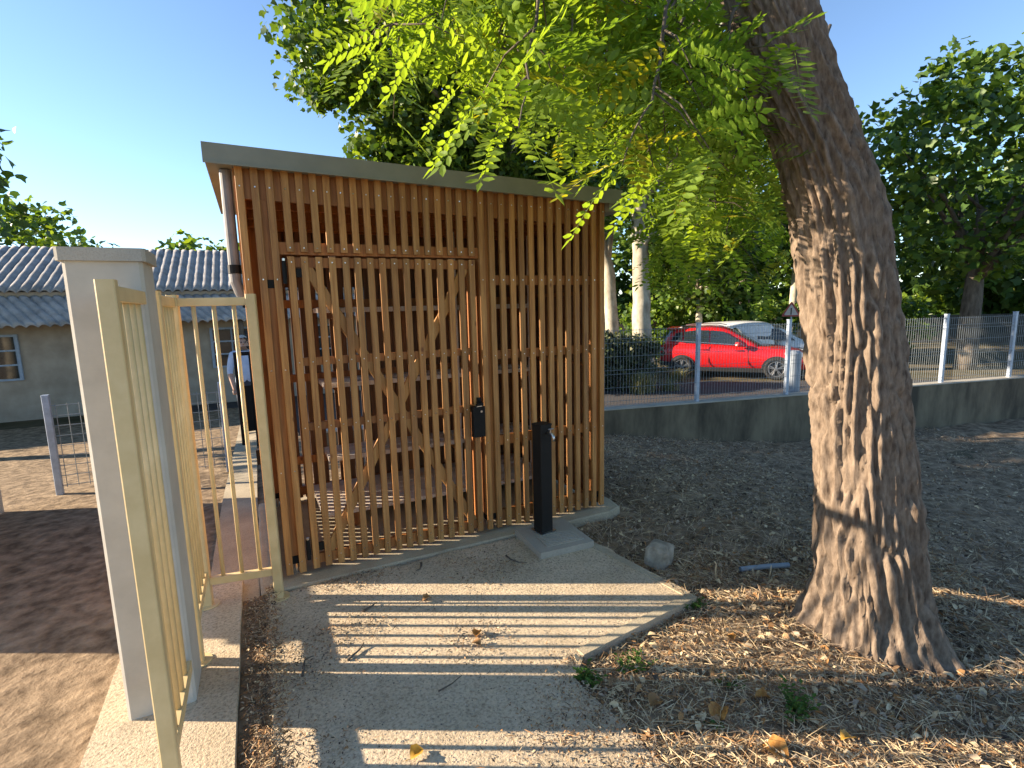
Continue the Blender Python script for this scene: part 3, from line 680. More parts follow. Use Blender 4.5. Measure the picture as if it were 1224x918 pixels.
def crown_mesh(blobs, size, seed, mats, wts, per_clump=60):
    """blobs: (cx,cy,cz, rx,ry,rz, nclumps, clump_radius)"""
    g = np.random.default_rng(seed); P = []; centers = []
    for cx, cy, cz, rx, ry, rz, nc, cr in blobs:
        d = g.normal(0, 1, (nc, 3)); d /= np.linalg.norm(d, axis=1)[:, None]
        rr = g.uniform(.35, 1.0, nc) ** .6
        cc = np.array([cx, cy, cz]) + d * rr[:, None] * np.array([rx, ry, rz]); centers.append(cc)
        k = cr * g.uniform(.6, 1.35, nc)
        for c_, kk in zip(cc, k):
            m_ = int(per_clump * g.uniform(.5, 1.4)); q = g.normal(0, 1, (m_, 3)); q /= np.maximum(1, np.linalg.norm(q, axis=1) / 1.9)[:, None]
            P.append(c_ + q * np.array([kk, kk, kk * .6]) * .6)
    P = np.concatenate(P); V, F, mi = leaves(P, size, g, mats, wts)
    return np_mesh('crown', V, F, mats, mi), np.concatenate(centers)
def tree(name, label, base, trunk, rad, blobs, size, seed, cat='tree', mats=L_PLANE, wts=(5, 3, 2), per=60, bark_=None, limbs=14, group=None, n=12):
    t = empty(name, base); tag(t, label, cat, group); r = random.Random(seed); bx, by, bz = base
    m = MB(); pts = [Vector(p) for p in trunk]
    fine = []; fr = []
    for i in range(len(pts) - 1):
        for k in range(5):
            u = k / 5; p = pts[i].lerp(pts[i + 1], u); fine.append(p + Vector((r.uniform(-.02, .02), r.uniform(-.02, .02), 0)) * rad[0] * 3); fr.append(rad[i] * (1 - u) + rad[i + 1] * u)
    fine.append(pts[-1]); fr.append(rad[-1])
    m.tube(fine, fr, n); m.build('trunk', bark_ or M_PLBARK, t, True)
    me, cc = crown_mesh(blobs, size, seed, mats, wts, per)
    o = bpy.data.objects.new('crown', me); tag(link(o, t), kind='stuff')
    lm = MB(); top = len(fine)
    for k in range(limbs):
        tgt = Vector(cc[r.randrange(len(cc))]); i0 = int(top * r.uniform(.55, .98)); p0 = fine[min(i0, top - 1)]
        md = p0.lerp(tgt, .5) + Vector((r.uniform(-.3, .3), r.uniform(-.3, .3), .35))
        r0 = fr[min(i0, top - 1)] * r.uniform(.35, .6)
        lm.tube([p0, p0.lerp(md, .5) + Vector((0, 0, .1)), md, md.lerp(tgt, .6), tgt], [r0, r0 * .8, r0 * .55, r0 * .3, r0 * .1], 7)
    lm.build('limbs', bark_ or M_PLBARK, t, True)
    return t
Z0 = -0.62
# two pale plane trees behind the hedge
tree('plane_tree', 'pale thick-trunked plane tree rising behind the hedge left of the red car', (11.35, 9.9, Z0), [(0.0, -.05, 0), (-0.05, 0, 1.6), (.12, .3, 3.6), (.2, .5, 5.6), (.3, .6, 7.4)], [.36, .31, .27, .24, .12],
     [(0.6, .6, 8.4, 4.2, 4.0, 3.2, 150, .8), (1.6, -1.0, 4.4, 1.6, 1.6, .9, 30, .55)], .23, 11, per=44, group='plane trees behind the hedge')
tree('plane_tree', 'thinner pale plane tree with a leaning trunk by the shed corner', (11.55, 11.7, Z0), [(0, 0, 0), (-.1, 0, 1.8), (-.05, .2, 3.4), (-.35, .5, 5.2), (-.6, .7, 7.5)], [.27, .24, .21, .18, .09],
     [(-1.5, 0.5, 8.0, 3.8, 3.8, 3.4, 110, .8)], .23, 12, per=42, group='plane trees behind the hedge')
# big plane tree just behind the shed: its crown fills the sky right of centre
tree('plane_tree', 'large plane tree whose crown hangs over the shed roof', (5.2, 6.8, Z0), [(0, 0, 0), (0, .1, 2.0), (.1, .1, 3.6), (.0, .3, 5.2), (.1, .2, 7.5)], [.30, .26, .22, .18, .09],
     [(-.8, .4, 7.2, 3.6, 3.2, 2.5, 280, .55), (-2.6, .0, 6.4, 1.5, 1.4, 1.2, 46, .45), (-1.7, .2, 5.3, 1.1, 1.2, .7, 30, .42), (.6, 0, 4.6, 2.0, 1.6, .7, 60, .45)], .135, 13, per=100, wts=(5, 3, 2.5), limbs=26)
# leafy undergrowth and trees behind the cars
tree('plane_tree', 'bushy young plane tree above the red car roof', (15.6, 11.6, Z0), [(0, 0, 0), (0, 0, 1.6), (.1, .2, 3.2)], [.16, .13, .06],
     [(0, 0, 3.6, 2.6, 2.0, 1.5, 90, .55), (1.2, -.6, 2.3, 1.3, 1.0, .7, 26, .4)], .22, 14, per=46, wts=(4, 3, 3))
tree('roadside_tree', 'dark-trunked tree behind the white van beside the lamp post', (21.9, 14.9, Z0), [(0, 0, 0), (.1, 0, 2.2), (.3, .1, 4.8), (.3, .2, 8)], [.34, .28, .24, .12],
     [(0, 0, 8.2, 5.0, 4.5, 3.0, 150, .9), (1.5, -1.0, 4.9, 2.4, 2, 1.1, 40, .6)], .28, 15, per=44, bark_=M_DKBARK, wts=(4, 5, 1))
tree('roadside_tree', 'slim pale-trunked tree behind the warning sign', (23.4, 13.2, Z0), [(0, 0, 0), (0, 0, 2.6), (.1, 0, 4.4), (.2, .1, 6)], [.22, .18, .15, .08],
     [(1, 0, 5.4, 3.4, 2.8, 2.4, 90, .7)], .28, 16, per=44, wts=(4, 3, 2))
tree('roadside_tree', 'broad leafy tree filling the right edge behind the wall', (20.5, 5.0, Z0), [(0, 0, 0), (0, 0, 2.2), (.1, 0, 5)], [.3, .26, .12],
     [(0, 0, 6.4, 4.0, 3.6, 3.4, 150, .8)], .26, 17, per=44, wts=(4, 4, 1.5), bark_=M_DKBARK)
# far belt of trees
k = 0
for (x, y, r_, h) in ((12, 33, 6, 8), (19, 30, 5, 8.5), (26, 26, 6, 9), (33, 20, 6, 9), (38, 12, 6, 9.5), (41, 3, 6, 9), (4, 34, 5, 6), (31, 27, 6, 11), (43, 14, 7, 12)):
    lab = ['dense far tree behind the shed', 'far tree between the two pale plane trees', 'far tree behind the lamp post', 'far tree behind the warning sign', 'far tree over the white van bonnet', 'far tree at the right edge', 'far tree left of the shed', 'tallest far tree behind the lamp post', 'tall far tree behind the right-hand roadside trees'][k]
    tree('far_tree', lab, (x, y, Z0), [(0, 0, 0), (0, 0, 2.5), (0, 0, h * .7)], [.35, .3, .1], [(0, 0, h * .55, r_, r_ * .8, h * .45, 80, 1.25), (0, 0, 1.8, r_, r_ * .8, 1.4, 40, .9)], .5, 30 + k, per=40, wts=(3, 6, .7), bark_=M_DKBARK, limbs=6, group='far belt of trees', n=8)
    k += 1
for k, (x, y, r_, h, lab) in enumerate(((-1.6, 24, 3.0, 5.6, 'tree showing above the tiled roof at the far left'), (-9, 26, 4.5, 7.5, 'rounded tree behind the left end of the tiled building'), (-17, 19, 4, 7, 'tree at the far left beyond the fence'))):
    tree('garden_tree', lab, (x, y, Z0), [(0, 0, 0), (0, 0, 2.5), (0, 0, h * .7)], [.28, .24, .1], [(0, 0, h * .62, r_, r_, h * .38, 90, .8)], .3, 50 + k, per=50, wts=(4, 3, 2), bark_=M_DKBARK, limbs=8)
# tree to the left of the shed that shades the bank and the wall
tree('garden_tree', 'tree left of the shed that shades the bank by the wall', (-6.2, 8.4, Z0), [(0, 0, 0), (0, 0, 2.0), (.1, 0, 4.0)], [.2, .16, .08], [(0, 0, 5.0, 2.3, 2.4, 2.1, 130, .6)], .2, 61, per=60, limbs=10)

for k, (x, y, r_, lab) in enumerate(((15.0, 13.4, 1.5, 'shrub behind the rear of the red car'), (17.6, 14.6, 1.7, 'shrub behind the red car bonnet'), (20.6, 12.4, 1.6, 'shrub behind the white van bonnet'), (24.0, 9.6, 2.0, 'shrub near the warning sign'))):
    tree('roadside_shrub', lab, (x, y, Z0), [(0, 0, 0), (0, 0, .8), (0, 0, 1.6)], [.08, .06, .03], [(0, 0, 1.35, r_, r_ * .8, 1.2, 60, .42)], .2, 80 + k, cat='shrub', per=44, wts=(5, 2, 4), limbs=8, bark_=M_DKBARK, group='shrubs beyond the cars', n=6)
# hedge, grass
hd = empty('hedge', (8.75, 8.25, Z0)); tag(hd, 'dark dusty evergreen hedge between the shed and the red car', 'hedge')
me, cc = crown_mesh([(-.55, .1, .85, .9, .7, .85, 55, .30), (.25, 0, .80, .85, .7, .85, 60, .30), (.95, -.2, .7, .45, .6, .65, 26, .25), (-1.6, .5, .95, 1.0, .7, .9, 40, .3)], .085, 71, L_HEDGE, (3, 5, 1.6), 150)
tag(link(bpy.data.objects.new('foliage', me), hd), kind='stuff')
st = MB(); r = random.Random(2)
for i in range(26):
    a = Vector(cc[r.randrange(len(cc))]); b_ = Vector((a.x * .7, a.y * .5, 0)); st.tube([b_, b_.lerp(a, .6), a], [.03, .02, .006], 5)
st.build('stems', M_DKBARK, hd)
def grass_tuft(loc, n, h, sp, label, seed, mats):
    g = np.random.default_rng(seed); a = g.uniform(0, 6.28, n); L = h * g.uniform(.6, 1.2, n); lean = g.uniform(.15, .9, n) * sp
    p0 = np.stack([g.normal(0, sp * .25, n), g.normal(0, sp * .25, n), np.zeros(n)], 1); dr = np.stack([np.cos(a), np.sin(a), np.zeros(n)], 1); sd = np.stack([-np.sin(a), np.cos(a), np.zeros(n)], 1) * .008
    mid = p0 + dr * (lean * .4)[:, None]; mid[:, 2] = L * .65; tip = p0 + dr * lean[:, None]; tip[:, 2] = L * .8
    V = np.stack([p0 - sd, p0 + sd, mid + sd * .7, mid - sd * .7, tip + sd * .1, tip - sd * .1], 1).reshape(-1, 3); i = np.arange(n) * 6
    F = np.stack([np.stack([i, i + 1, i + 2, i + 3], 1), np.stack([i + 3, i + 2, i + 4, i + 5], 1)], 1).reshape(-1, 4)
    o = bpy.data.objects.new('grass_tuft', np_mesh('grass_tuft', V, F, mats)); o.location = loc; tag(link(o), label, 'grass', 'grass tufts by the road'); return o
M_PGR = leafmat('pale_grass', (.22, .22, .11), (.30, .29, .15), .3)
grass_tuft((9.05, 7.25, Z0), 420, .62, .55, 'pale arching grass tuft in front of the hedge', 1, [M_PGR])
grass_tuft((11.5, 8.5, Z0), 260, .40, .5, 'dry grass tuft by the rear wheel of the red car', 2, [M_PGR])
grass_tuft((9.9, 7.1, Z0), 200, .30, .4, 'short grass tuft at the right foot of the hedge', 3, [M_PGR])

# ------------------------------------------------------------------ foreground robinia
rob = empty('robinia_tree', (2.78, -2.02, -0.09)); tag(rob, 'leaning rough-barked tree with feathery leaves hanging over the scene', 'tree')
TR = [(2.77, -2.03, -0.16), (2.80, -1.99, 0.18), (2.83, -1.89, 0.85), (2.84, -1.78, 1.52), (2.82, -1.69, 2.01), (2.81, -1.66, 2.19), (2.75, -1.57, 2.55), (2.67, -1.48, 2.87), (2.50, -1.28, 3.59), (2.38, -1.12, 4.2)]
RR = [.33, .255, .22, .212, .21, .208, .206, .205, .20, .17]
B0 = Vector((2.78, -2.02, -0.09))
def robtrunk():
    m = MB(); pts = [Vector(p) - B0 for p in TR]; P = []; Q = []
    for i in range(len(pts) - 1):
        n_ = max(4, int((pts[i + 1] - pts[i]).length / .016))
        for k in range(n_): u = k / n_; P.append(pts[i].lerp(pts[i + 1], u)); Q.append(RR[i] * (1 - u) + RR[i + 1] * u)
    P.append(pts[-1]); Q.append(RR[-1]); N = 150
    V = []; F = []
    for i, (p, q) in enumerate(zip(P, Q)):
        for k in range(N):
            a = 2 * math.pi * k / N
            z = p.z; w = a + .25 * math.sin(z * 2.2)
            vd = noise.voronoi(Vector((math.cos(w) * 5.6, math.sin(w) * 5.6, z * 1.5 + .8 * noise.noise(Vector((math.cos(a) * 2, math.sin(a) * 2, z * 3))))))[0]
            rid = 1 - abs(math.sin(w * 9 + 3.2 * noise.noise(Vector((math.cos(a) * 2.2, math.sin(a) * 2.2, z * 4.0)))))
            d = .046 * min(1, (vd[1] - vd[0]) * 2.4) ** .8 + .010 * rid * (.6 + .8 * noise.noise(Vector((math.cos(a) * 3, math.sin(a) * 3, z * 5)))) + .014 * noise.noise(Vector((math.cos(a) * 6, math.sin(a) * 6, z * 14)))
            rr = q * .89 + d + .13 * math.exp(-max(0, z + .02) / .16) * max(0, math.cos(2.5 * a + .6)) ** 2
            V.append((p.x + rr * math.cos(a), p.y + rr * math.sin(a), z))
    for i in range(len(P) - 1):
        for k in range(N): F.append((i * N + k, i * N + (k + 1) % N, (i + 1) * N + (k + 1) % N, (i + 1) * N + k))
    o = bpy.data.objects.new('trunk', np_mesh('trunk', np.array(V), np.array(F), [M_ROBBARK], smooth=True)); link(o, rob)
robtrunk()
BR = [
[[1.28, -0.38, 4.22], [0.8, -0.39, 3.53], [0.54, -0.46, 3.24], [0.4, -0.57, 3.0]], [[1.29, -0.77, 3.92], [0.89, -0.81, 3.29], [0.7, -0.92, 2.95], [0.56, -1.04, 2.69]],
[[1.67, -0.46, 4.2], [1.27, -0.52, 3.49], [1.06, -0.62, 3.15], [0.96, -0.75, 2.87]], [[1.38, -1.51, 3.45], [1.09, -1.59, 2.91], [0.92, -1.72, 2.48], [0.79, -1.86, 2.1]],
[[1.74, -0.87, 3.95], [1.32, -0.92, 3.26], [1.14, -1.03, 2.91], [1.02, -1.17, 2.54]], [[1.9, -1.09, 3.77], [1.56, -1.16, 3.19], [1.39, -1.27, 2.85], [1.24, -1.41, 2.46]],
[[1.94, -1.51, 3.38], [1.66, -1.61, 2.8], [1.47, -1.73, 2.36], [1.25, -1.82, 2.03]], [[2.47, -0.64, 4.13], [2.12, -0.71, 3.49], [1.93, -0.83, 3.08], [1.76, -0.95, 2.66]],
[[2.71, -1.02, 3.87], [2.37, -1.12, 3.13], [2.15, -1.23, 2.67], [1.96, -1.35, 2.22]], [[3.25, -0.69, 4.11], [2.91, -0.82, 3.15], [2.68, -0.94, 2.57], [2.47, -1.07, 2.02]],
[[3.06, -0.98, 3.8], [2.77, -1.1, 3.07], [2.58, -1.22, 2.63], [2.38, -1.33, 2.2]], [[3.76, -0.65, 3.81], [3.48, -0.77, 3.08], [3.28, -0.9, 2.58], [3.07, -1.02, 2.04]],
[[3.31, -1.05, 3.43], [3.08, -1.15, 3.0], [2.91, -1.26, 2.7], [2.73, -1.37, 2.33]], [[2.32, -1.2, 3.71], [2.03, -1.28, 3.2], [1.85, -1.39, 2.85], [1.68, -1.5, 2.53]],
[[1.4, -1.09, 3.63], [1.09, -1.15, 3.24], [0.89, -1.23, 3.02], [0.73, -1.33, 2.8]], [[1.95, -0.74, 4.01], [1.6, -0.79, 3.56], [1.39, -0.87, 3.26], [1.22, -0.97, 2.98]],
[[2.49, -0.91, 3.93], [2.11, -0.92, 3.56], [1.9, -1.01, 3.26], [1.74, -1.13, 2.93]], [[3.15, -0.63, 4.17], [2.86, -0.7, 3.7], [2.68, -0.82, 3.31], [2.52, -0.95, 2.89]],
[[0.87, -0.69, 3.85], [0.37, -0.65, 3.44], [0.22, -0.76, 3.15], [0.13, -0.88, 3.0]], [[2.52, -1.33, 3.48], [2.28, -1.42, 3.07], [2.11, -1.53, 2.76], [1.91, -1.63, 2.4]],
[[1.89, -1.23, 3.61], [1.5, -1.22, 3.37], [1.27, -1.29, 3.1], [1.15, -1.41, 2.85]], [[1.47, -0.61, 4.04], [0.98, -0.58, 3.64], [0.69, -0.62, 3.35], [0.53, -0.72, 3.13]],
[[3.01, -0.69, 4.04], [2.5, -0.7, 3.33], [2.24, -0.78, 2.91], [1.93, -0.85, 2.45]], [[3.98, -0.2, 3.8], [3.61, -0.3, 2.94], [3.28, -0.37, 2.38], [3.0, -0.43, 1.98]],
[[4.34, -0.18, 3.6], [3.96, -0.26, 2.85], [3.68, -0.35, 2.34], [3.48, -0.46, 1.92]], [[2.4, -0.49, 4.15], [2.05, -0.59, 3.34], [1.85, -0.7, 2.93], [1.66, -0.81, 2.55]]]
def pinnate(seed, L, nl, mi):
    """one feathery leaf: rachis along +x drooping, leaflets in pairs"""
    r = random.Random(seed); m = MB(); pts = []
    for i in range(7):
        u = i / 6; pts.append(Vector((u * L, .012 * math.sin(u * 3 + seed), -.18 * L * u * u)))
    m.tube(pts, [.0016, .0014, .0012, .0011, .001, .0008, .0006], 4)
    def at(u):
        k = min(5, int(u * 6)); return pts[k].lerp(pts[k + 1], u * 6 - k)
    ll = L * .20
    for j in range(nl):
        u = .16 + .80 * j / (nl - 1)
        for sgn in (-1, 1):
            p = at(u); s = ll * r.uniform(.85, 1.1) * (1 - .25 * abs(u - .5)); w = s * .42
            ang = R(r.uniform(62, 80)); d = Vector((math.cos(ang), sgn * math.sin(ang), r.uniform(-.25, .12))).normalized()
            e = Vector((-d.y, d.x, 0)).normalized(); up = d.cross(e) * (1 if d.cross(e).z > 0 else -1); e = (e + up * r.uniform(-.35, .35)).normalized()
            o = p + d * .004
            m.add([o, o + d * s * .22 + e * w * .40, o + d * s * .62 + e * w * .5, o + d * s, o + d * s * .62 - e * w * .5, o + d * s * .22 - e * w * .40, o + d * s * .5 - up * s * .05],
                  [(0, 1, 6), (1, 2, 6), (2, 3, 6), (3, 4, 6), (4, 5, 6), (5, 0, 6)])
    p = at(1); m.add([p, p + Vector((.3 * ll, .2 * ll, 0)), p + Vector((ll, 0, -.1 * ll)), p + Vector((.3 * ll, -.2 * ll, 0))], [(0, 1, 2, 3)])
    return m
LV = [pinnate(s, L_, n_, 0) for s, L_, n_ in ((1, .28, 8), (2, .32, 9), (3, .25, 7), (4, .34, 9), (5, .22, 6))]
LVM = [[v.mesh('leaf', mt) for v in LV] for mt in L_ROB]
BR += [[[q[0] + .22, q[1] + .30, q[2] + .10] for q in BR[k]] for k in (7, 8, 9, 10, 13, 19, 22)] + [[[q[0] + dx, q[1] + dy, q[2] + dz] for q in BR[k]] for k, dx, dy, dz in ((23, -.3, .0, .05), (24, -.25, .1, .12), (23, .15, .35, .25), (9, .3, .1, .0), (24, .1, -.3, .3))]
r = random.Random(21); tw = MB(); inst = []
def spline(p, u):
    n_ = len(p) - 1; k = min(n_ - 1, int(u * n_)); t = u * n_ - k
    return p[k].lerp(p[k + 1], t)
for bi, b_ in enumerate(BR):
    if bi in (0, 11, 12, 17, 18): continue
    P = [Vector(q) + Vector((0, 0, (.20 if bi in (3, 5, 6) else .16) if q[0] < 2.4 else .06)) for q in b_]; pts = [spline(P, i / 14) for i in range(15)]
    for q in pts[1:-1]: q += Vector((r.uniform(-.015, .015), r.uniform(-.015, .015), 0))
    tw.tube([q - B0 for q in pts], [.014 * (1 - i / 14 * .85) for i in range(15)], 6)
    heads = [(pts, .25)]
    for k in range(6):
        u0 = r.uniform(.3, .85); p0 = spline(pts, u0); a = r.uniform(0, 6.28); Lt = r.uniform(.22, .5)
        dr = Vector((math.cos(a) * .8, math.sin(a) * .8, r.uniform(-.7, .1)))
        q = [p0, p0 + dr * Lt * .5, p0 + dr * Lt + Vector((0, 0, -.08))]; tw.tube([w_ - B0 for w_ in q], [.005, .0035, .002], 5); heads.append((q, .15))
    for q, us in heads:
        Lq = sum((q[i + 1] - q[i]).length for i in range(len(q) - 1)); cnt = max(4, int(Lq * (1 - us) / .078))
        for k in range(cnt):
            u = us + (1 - us) * (k + .5) / cnt; p = spline(q, min(.999, u)); a = k * 2.4 + r.uniform(-.6, .6)
            pit = r.uniform(-.35, .55)
            inst.append((p, a, pit, r.gauss(0, .55), r.uniform(.8, 1.15), r.randrange(5), r.choices((0, 1, 2), (7, 4, 1))[0]))
        p = q[-1]; inst.append((p, r.uniform(0, 6.28), .7, 0, 1.0, 1, 0))
tw.build('branches', M_DKBARK, rob, True)
camp = Vector((-0.0557, -3.4827, 1.7074))
def infr(p):
    d = p - camp; z = d.dot(_fw); return z > .3 and abs(d.dot(_r) / z * 620) < 345 and abs(d.dot(_u) / z * 620) < 459
def near_trunk(p): return min((p - Vector(TR[k]).lerp(Vector(TR[k + 1]), u)).length for k in range(3, len(TR) - 1) for u in (0, .33, .66)) < .34
inst = [i for i in inst if (i[0] - camp).length > 1.0 and not near_trunk(i[0])]
inst.sort(key=lambda i: (not infr(i[0]), (i[0] - camp).length))
V = []; F = []; Mi = []; nb = 0
cachev = [(np.array(v.v), v.f) for v in LV]
V4 = []
for n_, (p, a, pit, ro, s, k, mt) in enumerate(inst):
    M = Matrix.Translation(p - B0) @ Matrix.Rotation(a, 4, 'Z') @ Matrix.Rotation(pit, 4, 'Y') @ Matrix.Rotation(ro, 4, 'X') @ Matrix.Scale(s, 4)
    if n_ < 298:
        o = bpy.data.objects.new('leaf', LVM[mt][k]); o.matrix_world = M; link(o, rob)
    else:
        A = np.array(M); v = cachev[k][0] @ A[:3, :3].T + A[:3, 3]; V.append(v)
        for f in cachev[k][1]:
            f2 = [i + nb for i in f]
            if len(f2) == 3: F.append(f2 + [f2[2]]); Mi.append(mt)
            elif len(f2) == 4: F.append(f2); Mi.append(mt)
        nb += len(v)
print('robinia leaves', len(inst))
V = np.concatenate(V); me = bpy.data.meshes.new('crown'); me.from_pydata(V.tolist(), [], [f if f[2] != f[3] else f[:3] for f in F])
for m_ in L_ROB: me.materials.append(m_)
me.polygons.foreach_set('material_index', Mi); me.update()
tag(link(bpy.data.objects.new('crown', me), rob), kind='stuff')

#@@PART3@@
# ------------------------------------------------------------------ vehicles
M_RED = plain('red_paint', (0.62, 0.012, 0.014), 0.3, 0.0, 0.5, 0.6)
M_WHITE = plain('white_paint', (0.72, 0.73, 0.74), 0.35, 0.0, 0.5, 0.4)
M_GLASS = plain('car_glass', (0.02, 0.028, 0.03), 0.06, 0.0, 0.8)
M_TYRE = plain('tyre', (0.018, 0.018, 0.018), 0.9)
M_TRIM = plain('black_trim', (0.02, 0.02, 0.02), 0.7)
M_ALLOY = plain('alloy', (0.55, 0.56, 0.57), 0.3, 0.9)
M_LAMP = plain('lamp_clear', (0.7, 0.7, 0.72), 0.15)
M_TAIL = plain('lamp_red', (0.45, 0.02, 0.02), 0.2)
def loft(secs, mat, name, parent, close=True):
    """secs: list of lists of points (half section, y>=0, from bottom centre to top centre); mirrored"""
    m = MB(); n = len(secs[0])
    ring = lambda s: [Vector(p) for p in s] + [Vector((p[0], -p[1], p[2])) for p in reversed(s[1:-1])]
    R_ = [ring(s) for s in secs]; k = len(R_[0])
    for q in R_: m.v += [tuple(p) for p in q]
    for i in range(len(R_) - 1):
        for j in range(k): m.f.append([i * k + j, i * k + (j + 1) % k, (i + 1) * k + (j + 1) % k, (i + 1) * k + j]); m.m.append(0)
    m.f.append(list(range(k - 1, -1, -1))); m.m.append(0); b = (len(R_) - 1) * k; m.f.append([b + j for j in range(k)]); m.m.append(0)
    o = m.build(name, mat, parent, True)
    bm = bmesh.new(); bm.from_mesh(o.data); bmesh.ops.recalc_face_normals(bm, faces=bm.faces); bm.to_mesh(o.data); bm.free()
    sm = o.modifiers.new('s', 'SUBSURF'); sm.levels = 2; sm.render_levels = 2
    return o
def wheel(car, x, y, r_, w, spokes, name='wheel'):
    h = bpy.data.objects.new(name, None); h.location = (x, y, r_); link(h, car); sg = 1 if y > 0 else -1
    t = MB(); n = 32
    prof = [(r_ * .66, -w * .45), (r_ * .94, -w * .5), (r_, -w * .36), (r_, w * .36), (r_ * .94, w * .5), (r_ * .66, w * .45)]
    for k in range(n):
        a = 2 * math.pi * k / n
        for q, yy in prof: t.v.append((q * math.cos(a), yy, q * math.sin(a)))
    for k in range(n):
        for j in range(6): t.f.append([k * 6 + j, k * 6 + (j + 1) % 6, ((k + 1) % n) * 6 + (j + 1) % 6, ((k + 1) % n) * 6 + j]); t.m.append(0)
    t.build('tyre', M_TYRE, h, True)
    rm = MB(); yy = sg * w * .40
    rm.tube([(0, yy - sg * .06, 0), (0, yy - sg * .055, 0)], r_ * .66, 28); rm.build('hub_back', M_TRIM, h)
    rm = MB()
    for k in range(spokes):
        a = 2 * math.pi * k / spokes + .3
        for da in (-.16, .16):
            c0 = Vector((math.cos(a) * .02, yy + sg * .01, math.sin(a) * .02)); c1 = Vector((math.cos(a + da) * r_ * .65, yy, math.sin(a + da) * r_ * .65)); rm.beam(c0, c1, .028, .03, (0, 1, 0))
    for k in range(28):
        a = 2 * math.pi * k / 28; b_ = 2 * math.pi * (k + 1) / 28
        rm.beam((math.cos(a) * r_ * .65, yy, math.sin(a) * r_ * .65), (math.cos(b_) * r_ * .65, yy, math.sin(b_) * r_ * .65), .022, .03, (0, 1, 0))
    rm.tube([(0, yy - sg * .01, 0), (0, yy + sg * .02, 0)], .05, 14); rm.build('rim', M_ALLOY, h)
def panel(car, name, mat, pts, off, both=True, parent=None):
    """flat patch a little proud of the side, pts (x,y,z) on the left side"""
    out = []
    for sg in ((1, -1) if both else (1,)):
        m = MB(); n = len(pts)
        P = [Vector((x, sg * y, z)) for x, y, z in pts]; nv = (P[1] - P[0]).cross(P[2] - P[0]).normalized()
        if nv.y * sg < 0: nv = -nv
        m.add([p + nv * off for p in P] + [p - nv * .02 for p in P], [tuple(range(n)), tuple(range(2 * n - 1, n - 1, -1))] + [(i, (i + 1) % n, (i + 1) % n + n, i + n) for i in range(n)])
        out.append(m.build(name, mat, parent or car))
    return out
def arch(car, x, yw, r_, mat):
    for sg in (1, -1):
        m = MB(); n = 20; V = [(x + math.cos(math.pi * (k / n) * 1.12 - .19) * r_, sg * yw, .30 + math.sin(math.pi * (k / n) * 1.12 - .19) * r_) for k in range(n + 1)]
        V2 = [(px, sg * (yw - .30), pz) for px, _, pz in V]
        m.add(V + V2, [tuple(range(n + 1)), tuple(range(2 * n + 1, n, -1))] + [(i, i + 1, i + n + 2, i + n + 1) for i in range(n)]); m.build('wheel_arch', mat, car)
